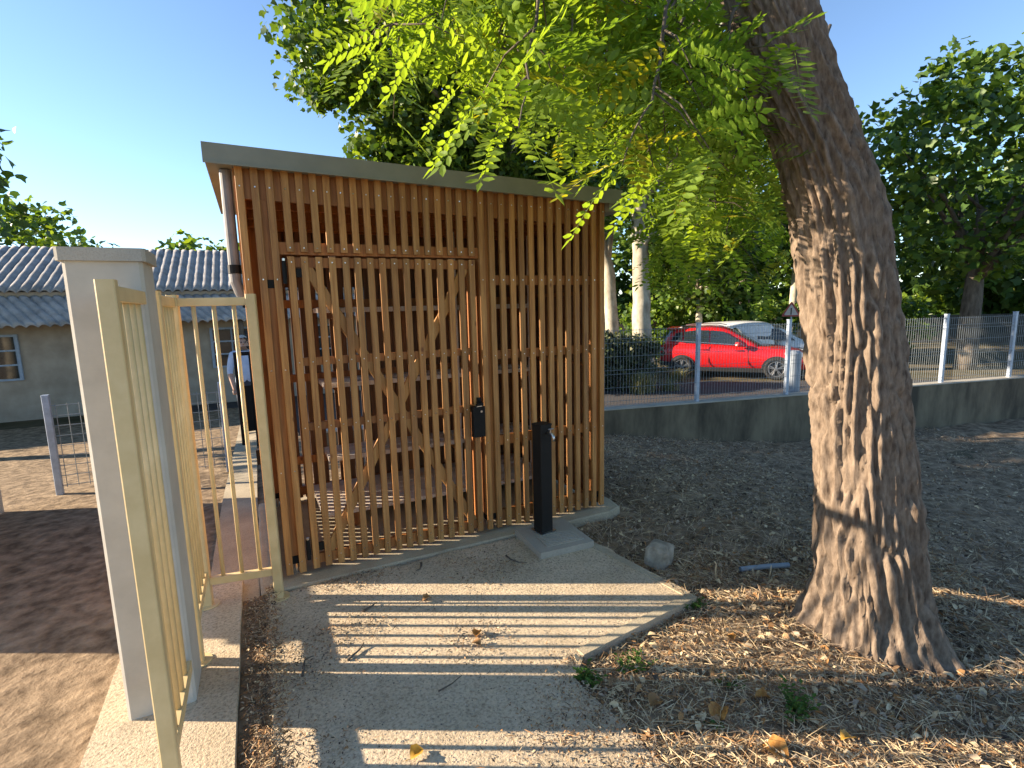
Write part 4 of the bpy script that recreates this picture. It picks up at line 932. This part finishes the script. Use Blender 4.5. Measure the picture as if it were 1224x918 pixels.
# red crossover; x forward from the rear axle, +y = its left. It is parked with its right side to the camera
def red_car():
    a = Vector((12.18, 8.97)); b_ = Vector((13.80, 6.85)); d = (b_ - a).normalized()
    side = Vector((-d.y, d.x))
    if side.dot(Vector((-.06, -3.5)) - a) > 0: pass
    nrm = Vector((d.y, -d.x)) if Vector((d.y, -d.x)).dot(Vector((0, -3.5)) - a) > 0 else -Vector((d.y, -d.x))
    o = a - nrm * .80
    car = empty('parked_car', (o.x, o.y, Z0), math.atan2(d.y, d.x)); tag(car, 'red compact crossover car parked across the road behind the mesh fence', 'car')
    S = [(-.76, .50, .66, .80, .50, .60, .50), (-.70, .34, .64, .97, .70, .80, .72), (-.50, .27, .64, 1.05, .80, .89, .79), (0, .24, .63, 1.05, .85, .915, .83), (.7, .21, .60, 1.02, .86, .915, .84), (1.4, .21, .60, .99, .86, .915, .84),
         (2.0, .21, .60, .97, .86, .915, .83), (2.35, .22, .60, .965, .86, .915, .80), (2.7, .24, .60, .94, .86, .92, .76), (3.15, .25, .58, .88, .82, .90, .70), (3.45, .27, .55, .79, .74, .83, .60), (3.62, .33, .52, .66, .58, .66, .48)]
    loft([[(x, 0, zb), (x, wb * .7, zb), (x, wb, zb + .04), (x, wm, zm), (x, (wm + wt) / 2, (zm * .35 + zt * .65)), (x, wt, zt), (x, wt * .6, zt + .03), (x, 0, zt + .04)] for x, zb, zm, zt, wb, wm, wt in S], M_RED, 'body', car)
    G = [(-.64, 1.02, .70, 1.06, .60), (-.52, 1.03, .77, 1.30, .60), (-.34, 1.03, .79, 1.50, .60), (.10, 1.03, .80, 1.575, .63), (.8, 1.01, .81, 1.595, .64), (1.25, .99, .81, 1.555, .62), (1.65, .98, .80, 1.36, .63), (2.0, .97, .78, 1.15, .64), (2.32, .96, .74, 1.00, .66)]
    loft([[(x, 0, zb - .05), (x, wb, zb - .05), (x, wb, zb), (x, wt + .03, zt - .07), (x, wt * .8, zt - .005), (x, 0, zt + .01)] for x, zb, wb, zt, wt in G], M_RED, 'cabin', car)
    def yy(z): return .815 - .165 * (z - 1.02) / .5
    win = lambda L: [(x, yy(z), z) for x, z in L]
    panel(car, 'side_window', M_GLASS, win([(-.36, 1.16), (-.02, 1.10), (-.02, 1.42), (-.22, 1.38)]), .03)
    panel(car, 'side_window', M_GLASS, win([(.03, 1.09), (.78, 1.06), (.78, 1.47), (.40, 1.475), (.03, 1.43)]), .03)
    panel(car, 'side_window', M_GLASS, win([(.83, 1.06), (1.78, 1.03), (1.62, 1.17), (1.20, 1.43), (.83, 1.468)]), .03)
    panel(car, 'window_trim', M_ALLOY, win([(-.38, 1.135), (1.80, 1.01), (1.80, 1.025), (-.38, 1.155)]), .034)
    m = MB(); m.add([(2.27, -.60, 1.03), (2.27, .60, 1.03), (1.46, .52, 1.515), (1.46, -.52, 1.515), (2.25, -.60, 1.0), (2.25, .60, 1.0), (1.44, .52, 1.45), (1.44, -.52, 1.45)], [(0, 1, 2, 3), (7, 6, 5, 4), (0, 4, 5, 1), (1, 5, 6, 2), (2, 6, 7, 3), (3, 7, 4, 0)]); m.build('windscreen', M_GLASS, car)
    m = MB(); m.add([(-.665, -.55, 1.10), (-.665, .55, 1.10), (-.43, .50, 1.46), (-.43, -.50, 1.46), (-.6, -.55, 1.10), (-.6, .55, 1.10), (-.38, .50, 1.44), (-.38, -.50, 1.44)], [(3, 2, 1, 0), (4, 5, 6, 7), (1, 5, 4, 0), (2, 6, 5, 1), (3, 7, 6, 2), (0, 4, 7, 3)]); m.build('rear_window', M_GLASS, car)
    MB().bar(-.56, -.22, -.55, .55, 1.50, 1.545, .02).build('spoiler', M_RED, car)
    for y in (.62, -.62): MB().tube([(-.1, y * .93, 1.60), (.2, y * .93, 1.635), (1.0, y * .93, 1.635), (1.2, y * .93, 1.60)], .014, 8).build('roof_rail', M_ALLOY, car)
    for x in (0, 2.70):
        arch(car, x, .918, .41, M_TRIM)
        for y in (.845, -.845): wheel(car, x, y, .335, .23, 5)
    panel(car, 'sill', M_TRIM, [(.40, .905, .22), (2.30, .905, .22), (2.30, .925, .34), (.40, .925, .34)], .01)
    panel(car, 'door_seam', M_TRIM, [(.795, .925, .40), (.803, .925, .40), (.803, .86, 1.0), (.795, .86, 1.0)], .006)
    panel(car, 'door_seam', M_TRIM, [(1.93, .925, .40), (1.938, .925, .40), (1.90, .86, .96), (1.892, .86, .96)], .006)
    panel(car, 'door_handle', M_RED, [(.55, .90, .88), (.72, .90, .88), (.72, .885, .91), (.55, .885, .91)], .03)
    panel(car, 'door_handle', M_RED, [(1.55, .90, .86), (1.72, .90, .86), (1.72, .885, .89), (1.55, .885, .89)], .03)
    panel(car, 'tail_light', M_TAIL, [(-.71, .70, .84), (-.48, .84, .86), (-.44, .82, 1.00), (-.68, .68, 1.00)], .035)
    panel(car, 'tail_lens', M_LAMP, [(-.715, .69, .88), (-.60, .77, .89), (-.60, .76, .93), (-.71, .68, .93)], .045)
    panel(car, 'headlight', M_LAMP, [(3.22, .86, .70), (3.50, .70, .67), (3.44, .66, .78), (3.10, .80, .86)], .03)
    panel(car, 'bumper_trim', M_TRIM, [(-.68, .74, .36), (-.40, .885, .33), (-.40, .91, .48), (-.72, .70, .50)], .025)
    for sg in (1, -1):
        lump('mirror', (0, 0, 0), (.10, .085, .07), M_RED, 1.1, 2).parent = car
        mo = [q for q in car.children if q.name.startswith('mirror')][-1]; mo.location = (1.66, sg * .97, 1.06)
    return car
red_car()
def white_van():
    p = Vector((15.67, 10.66)); d = Vector((.80, -.60)).normalized()
    v = empty('delivery_van', (p.x, p.y, Z0), math.atan2(d.y, d.x)); tag(v, 'white compact van parked behind the red car', 'van')
    S = [(-.75, .35, 1.45, .80), (-.68, .28, 1.56, .84), (0, .25, 1.62, .86), (.9, .24, 1.64, .86), (1.5, .24, 1.60, .86), (1.85, .24, 1.50, .86)]
    loft([[(x, 0, zb), (x, w * .8, zb), (x, w, zb + .08), (x, w + .02, .75), (x, w - .02, zt - .35), (x, w - .14, zt - .05), (x, w * .5, zt), (x, 0, zt + .01)] for x, zb, zt, w in S], M_WHITE, 'body', v)
    C_ = [(1.80, .26, 1.52, .845), (2.15, .26, 1.32, .84), (2.55, .26, 1.04, .83), (2.75, .28, .95, .82), (3.1, .30, .86, .78), (3.3, .36, .68, .68)]
    loft([[(x, 0, zb), (x, w * .8, zb), (x, w, zb + .08), (x, w + .02, .62), (x, w - .03, min(zt - .08, .9)), (x, w - .17 if zt > 1 else w - .08, zt - .03), (x, w * .5, zt), (x, 0, zt + .01)] for x, zb, zt, w in C_], M_WHITE, 'cab', v)
    y = .855
    panel(v, 'side_window', M_GLASS, [(1.12, y, 1.00), (2.38, y - .01, .94), (2.10, y - .09, 1.18), (1.85, y - .13, 1.34), (1.12, y - .10, 1.40)], .02)
    m = MB(); m.add([(2.56, -.62, 1.06), (2.56, .62, 1.06), (1.92, .55, 1.50), (1.92, -.55, 1.50), (2.54, -.62, 1.02), (2.54, .62, 1.02), (1.90, .55, 1.45), (1.90, -.55, 1.45)], [(0, 1, 2, 3), (7, 6, 5, 4), (0, 4, 5, 1), (1, 5, 6, 2), (2, 6, 7, 3), (3, 7, 4, 0)]); m.build('windscreen', M_GLASS, v)
    for x in (0, 2.5):
        arch(v, x, .872, .38, M_TRIM)
        for yw in (.80, -.80): wheel(v, x, yw, .31, .2, 6)
    panel(v, 'side_trim', M_TRIM, [(.42, .875, .50), (2.08, .875, .50), (2.08, .877, .58), (.42, .877, .58)], .015)
    panel(v, 'headlight', M_LAMP, [(2.95, .78, .68), (3.22, .68, .66), (3.15, .66, .80), (2.85, .76, .86)], .04)
    panel(v, 'tail_light', M_TAIL, [(-.74, .80, .8), (-.62, .86, .8), (-.62, .83, 1.15), (-.73, .79, 1.15)], .03)
white_van()

# ------------------------------------------------------------------ street furniture
M_SIGNR = plain('sign_red', (0.50, 0.09, 0.08), 0.5); M_SIGNW = plain('sign_white', (0.70, 0.62, 0.58), 0.5)
sg = empty('road_sign', (18.57, 9.83, Z0), R(-62)); tag(sg, 'triangular red-edged warning sign on a thin post beside the van', 'sign')
MB().tube([(0, 0, 0), (0, 0, 2.22)], .03, 10).build('post', M_GALV, sg)
def tri(s, z, y0, y1, name, mat, par):
    n = 3; V = [(math.cos(R(90 + 120 * k)) * s, math.sin(R(90 + 120 * k)) * s + z) for k in range(3)]
    P = []
    for i in range(3):                                  # rounded corners
        a = Vector(V[i]); b_ = Vector(V[(i + 1) % 3]); c_ = Vector(V[i - 1])
        P += [a.lerp(c_, .10), a.lerp(c_, .03).lerp(b_, .03), a.lerp(b_, .10)]
    m = MB(); k = len(P); m.add([(p.x, y0, p.y) for p in P] + [(p.x, y1, p.y) for p in P], [tuple(range(k)), tuple(range(2 * k - 1, k - 1, -1))] + [(i, i + k, (i + 1) % k + k, (i + 1) % k) for i in range(k)]); return m.build(name, mat, par)
tri(.40, 1.93, -.045, -.032, 'border', M_SIGNR, sg); tri(.29, 1.93, -.052, -.0455, 'plate', M_SIGNW, sg)
MB().bar(-.02, .02, -.056, -.0525, 1.80, 2.06, .004).build('symbol', M_TRIM, sg)
bl = empty('grey_pillar', (8.30, 2.41, Z0)); tag(bl, 'pale blue-grey cylindrical pillar just behind the mesh fence', 'pillar')
M_PIL = pm('grey_pillar_paint', (.26, .30, .34), (.33, .37, .41), 6, .6, .05)
MB().tube([(0, 0, 0), (0, 0, 1.40)], .125, 24).build('shaft', M_PIL, bl, False)
MB().tube([(0, 0, 1.4005), (0, 0, 1.43), (0, 0, 1.475)], [.132, .132, .10], 24).build('cap', M_PIL, bl, False)
lp = empty('lamp_post', (18.04, 12.27, Z0)); tag(lp, 'slim grey lamp post rising behind the red car', 'lamp post')
MB().tube([(0, 0, 0), (0, 0, 1.2)], .085, 12).build('base', M_GALV, lp); MB().tube([(0, 0, 1.2), (0, 0, 5.2), (0.1, -.1, 5.5), (.5, -.5, 5.65)], [.06, .05, .04, .035], 10).build('pole', M_GALV, lp, True)
MB().bar(.45, .75, -.78, -.48, 5.60, 5.68, .04).build('lamp_head', M_GALV, lp)

# ------------------------------------------------------------------ low boundary wall beyond the road
bw = empty('boundary_wall', (24, 16.5, Z0), math.atan2(-.60, .80)); tag(bw, 'low stone boundary wall beyond the parked cars, coloured dark as if in shade', 'wall')
MB().bar(-16, 22, -.15, .15, 0, 1.35, .02).build('face', pm('shade_toned_stone', (.03, .03, .024), (.08, .075, .06), 3, .95, .6, .03), bw)  # base colour kept dark to stand in for the shade behind the cars
MB().bar(-16.1, 22.1, -.19, .19, 1.3505, 1.42, .02).build('coping', pm('shade_toned_coping', (.04, .04, .033), (.09, .085, .07), 3, .95, .4, .02), bw)

# ------------------------------------------------------------------ tiled building at the left
hb = empty('tiled_building', (-5, 12.2, Z0)); tag(hb, 'low old building with ribbed grey tile roofs at the far left', 'building')
M_BW = pm('old_plaster', (.30, .25, .19), (.42, .36, .28), 2, .95, .3, .02)
M_TILE = pm('ribbed_tile', (.22, .21, .20), (.40, .385, .37), 3, .85, .25, .02, detail=8)
MB().bar(-10, 9, 0, 5.4, 0, 2.95, .02).build('wall', M_BW, hb)
def ribbed(x0, x1, ylo, zlo, yhi, zhi, pitch, amp, shift, name):
    n_ = int((x1 - x0) / pitch); sub = 6; V = []; F = []; rows = 10; wid = n_ * sub + 1
    for j in range(rows + 1):
        u = j / rows
        for i in range(wid):
            ph = i / sub * 2 * math.pi; x = x0 + i * pitch / sub + shift * (1 - u)
            V.append((x, ylo + (yhi - ylo) * u, zlo + (zhi - zlo) * u + amp * abs(math.cos(ph / 2)) ** .7 + (.012 if j % 2 else 0)))
    for j in range(rows):
        for i in range(wid - 1): a = j * wid + i; F.append((a, a + 1, a + wid + 1, a + wid))
    o = bpy.data.objects.new(name, np_mesh(name, np.array(V), np.array(F), [M_TILE])); link(o, hb)
    s_ = o.modifiers.new('t', 'SOLIDIFY'); s_.thickness = .02; return o
ribbed(-10.3, 9.3, -.05, 2.93, 2.7, 4.20, .20, .07, 0, 'roof')
ribbed(-10.3, 8.4, -.95, 2.16, -.02, 2.82, .20, .06, .75, 'lean_to_roof')
rb = MB(); rb.prism([(-10.3, 2.7), (9.3, 2.7), (9.3, 5.5), (-10.3, 5.5)], 2.95, 3.0, lambda x, y: 4.24 - (y - 2.7) * .45); rb.build('roof_back', M_TILE, hb)
for x in (-10, -6, -2, 2, 4.6, 7): MB().bar(x, x + .12, -.80, -.68, 0, 2.22, .008).build('lean_to_post', M_DKBARK, hb)
MB().bar(-10.2, 9.1, -.82, -.66, 2.2205, 2.245, .004).build('lean_to_beam', M_DKBARK, hb)
M_FRW = plain('window_frame_blue', (.30, .38, .47), .6)
for x in (-8.2, -4.4, -.9, 3.9, 6.2):
    w = MB().bar(x, x + 1.0, -.06, -.005, .95, 2.0, .01).build('window', M_FRW, hb)
    for i in range(2):
        for j in range(3): MB().box(x + .07 + i * .45, x + .48 + i * .45, -.075, -.0605, 1.0 + j * .33, 1.29 + j * .33).build('pane', M_GLASS, w)

# low wall left of the side path (added to keep the path in shade)
lw = empty('shade_wall', (-2.5, .7, 0)); tag(lw, 'low rendered wall added left of the side path to shade it', 'wall')
MB().bar(-.1, .1, 0, 2.4, -.3, .92, .01).build('face', M_REND, lw); MB().bar(-.14, .14, -.03, 2.43, .9205, .97, .01).build('coping', M_CAP, lw)
# grey mesh panel and black frame behind the fence
mp_ = empty('mesh_gate', (-.47, 3.55, gz(-.47, 3.55))); tag(mp_, 'grey wire mesh gate leaf behind the cream fence', 'gate')
g_ = MB()
for k in range(16): g_.tube([(-.05 - k * .10, 0, .08), (-.05 - k * .10, 0, 1.0)], .004, 5)
for k in range(9): g_.tube([(0, .005, .1 + k * .11), (-1.6, .005, .1 + k * .11)], .004, 5)
g_.build('mesh_panel', M_WIRE, mp_)
for x in (0.0, -1.62): MB().bar(x - .03, x + .03, -.03, .03, 0, 1.1, .005).build('post', M_GALV, mp_)
bf = empty('black_frame', (-.235, 5.2, gz(-.235, 5.2)), R(8)); tag(bf, 'black upright frame standing in front of the person', 'frame')
for x in (-.10, .10): MB().bar(x - .028, x + .028, -.028, .028, 0, 1.40, .004).build('upright', M_BLACK, bf)
MB().bar(-.128, .128, -.029, .029, 1.4005, 1.455, .004).build('top_bar', M_BLACK, bf)
MB().bar(-.071, .071, -.02, .02, .25, .95, .004).build('lower_panel', M_BLACK, bf)

# ------------------------------------------------------------------ person behind the fence
def person():
    base = Vector((-.26, 6.55, gz(-.3, 6.55) + .02))
    J = dict(pel=(0, 0, .93), sp=(0, 0, 1.12), ch=(0, .01, 1.33), nk=(0, .01, 1.47), hd=(0, -.02, 1.56), top=(0, -.015, 1.70),
             ls=(-.17, .01, 1.40), le=(-.235, -.02, 1.12), lh=(-.22, -.12, .89), lf=(-.215, -.15, .81), rs=(.17, .01, 1.40), re=(.235, -.04, 1.13), rh=(.17, -.22, 1.00), rf=(.155, -.29, .98),
             lhip=(-.09, 0, .89), lk=(-.10, -.02, .49), la=(-.10, .02, .09), lt=(-.11, -.16, .04), rhip=(.09, 0, .89), rk=(.10, -.02, .49), ra=(.10, .02, .09), rt=(.11, -.16, .04))
    E = [('pel', 'sp'), ('sp', 'ch'), ('ch', 'nk'), ('nk', 'hd'), ('hd', 'top'), ('ch', 'ls'), ('ls', 'le'), ('le', 'lh'), ('lh', 'lf'), ('ch', 'rs'), ('rs', 're'), ('re', 'rh'), ('rh', 'rf'), ('pel', 'lhip'), ('lhip', 'lk'), ('lk', 'la'), ('la', 'lt'), ('pel', 'rhip'), ('rhip', 'rk'), ('rk', 'ra'), ('ra', 'rt')]
    rad = dict(pel=(.155, .115), sp=(.15, .115), ch=(.165, .12), nk=(.058, .06), hd=(.088, .098), top=(.062, .07), ls=(.07, .07), le=(.048, .048), lh=(.032, .028), lf=(.036, .018), rs=(.07, .07), re=(.048, .048), rh=(.032, .028), rf=(.036, .018),
               lhip=(.095, .095), lk=(.065, .065), la=(.048, .048), lt=(.042, .03), rhip=(.095, .095), rk=(.065, .065), ra=(.048, .048), rt=(.042, .03))
    names = list(J); me = bpy.data.meshes.new('person'); me.from_pydata([J[k] for k in names], [(names.index(a), names.index(b_)) for a, b_ in E], [])
    tmp = bpy.data.objects.new('person_tmp', me); link(tmp)
    sk = tmp.modifiers.new('skin', 'SKIN'); sk.use_smooth_shade = True
    for k, sv in zip(names, me.skin_vertices[0].data): sv.radius = rad[k]; sv.use_root = (k == 'pel')
    sb = tmp.modifiers.new('sub', 'SUBSURF'); sb.levels = 2
    dg = bpy.context.evaluated_depsgraph_get(); m2 = bpy.data.meshes.new_from_object(tmp.evaluated_get(dg))
    bpy.data.objects.remove(tmp)
    mats = [plain('skin', (.42, .25, .18), .55), pm('blue_shirt', (.36, .45, .60), (.46, .55, .70), 9, .9, .2), pm('dark_trousers', (.035, .045, .07), (.055, .065, .09), 9, .9, .2), plain('shoe', (.03, .028, .025), .7)]
    m2.materials.clear()
    for q in mats: m2.materials.append(q)
    for p in m2.polygons:
        c_ = p.center; i = 2
        if c_.z > 1.475: i = 0
        elif c_.z > .94 or abs(c_.x) > .185 and c_.z > .75: i = 1
        if (abs(c_.x) > .165 or c_.y < -.15) and i == 1 and (c_.z < 1.10 and (c_.y < -.05)): i = 0
        if abs(c_.x) > .18 and c_.z < .95: i = 0
        if c_.z < .085: i = 3
        p.material_index = i; p.use_smooth = True
    o = bpy.data.objects.new('person', m2); o.location = base; o.rotation_euler = (0, 0, R(12)); link(o)
    tag(o, 'person in a light blue shirt with short grey hair standing behind the cream fence', 'person')
    bm = bmesh.new(); bmesh.ops.create_icosphere(bm, subdivisions=3, radius=1)
    for v in bm.verts: v.co = Vector((v.co.x * .098, v.co.y * .112 + .0, v.co.z * .10))
    bmesh.ops.delete(bm, geom=[v for v in bm.verts if v.co.z < -.005 + (.055 if v.co.y < -.03 else (-.06 if v.co.y > .04 else 0))], context='VERTS')
    hm = bpy.data.meshes.new('hair'); bm.to_mesh(hm); bm.free(); hm.materials.append(pm('grey_hair', (.28, .27, .26), (.42, .41, .40), 60, .8, .3))
    h = bpy.data.objects.new('hair', hm); h.location = (0, -.012, 1.635); link(h, o)
    fm = MB(); fm.tube([(0, -.10, 1.62), (0, -.128, 1.585), (0, -.11, 1.575)], [.012, .016, .01], 8); fm.build('nose', mats[0], o, True)
    for sx in (-1, 1):
        MB().tube([(sx * .034, -.112, 1.615), (sx * .034, -.106, 1.615)], .011, 8).build('eye', M_TRIM, o)
        MB().tube([(sx * .092, 0, 1.63), (sx * .098, .012, 1.605), (sx * .09, .005, 1.575)], [.012, .018, .01], 6).build('ear', mats[0], o, True)
        for k in range(4):
            hx, hy, hz = J['lf' if sx < 0 else 'rf']
            if sx < 0: MB().tube([(hx - .02 + k * .014, hy, hz), (hx - .02 + k * .014, hy - .02, hz - .045), (hx - .018 + k * .013, hy - .012, hz - .075 + .01 * abs(k - 1.5))], [.009, .008, .007], 6).build('finger', mats[0], o, True)
            else: MB().tube([(hx, hy, hz - .02 + k * .014), (hx - .01, hy - .05, hz - .02 + k * .014), (hx - .03, hy - .075 + .01 * abs(k - 1.5), hz - .02 + k * .014)], [.009, .008, .007], 6).build('finger', mats[0], o, True)
    MB().box(-.03, .03, -.113, -.104, 1.545, 1.551).build('mouth', plain('lips', (.25, .1, .08), .6), o)
person()
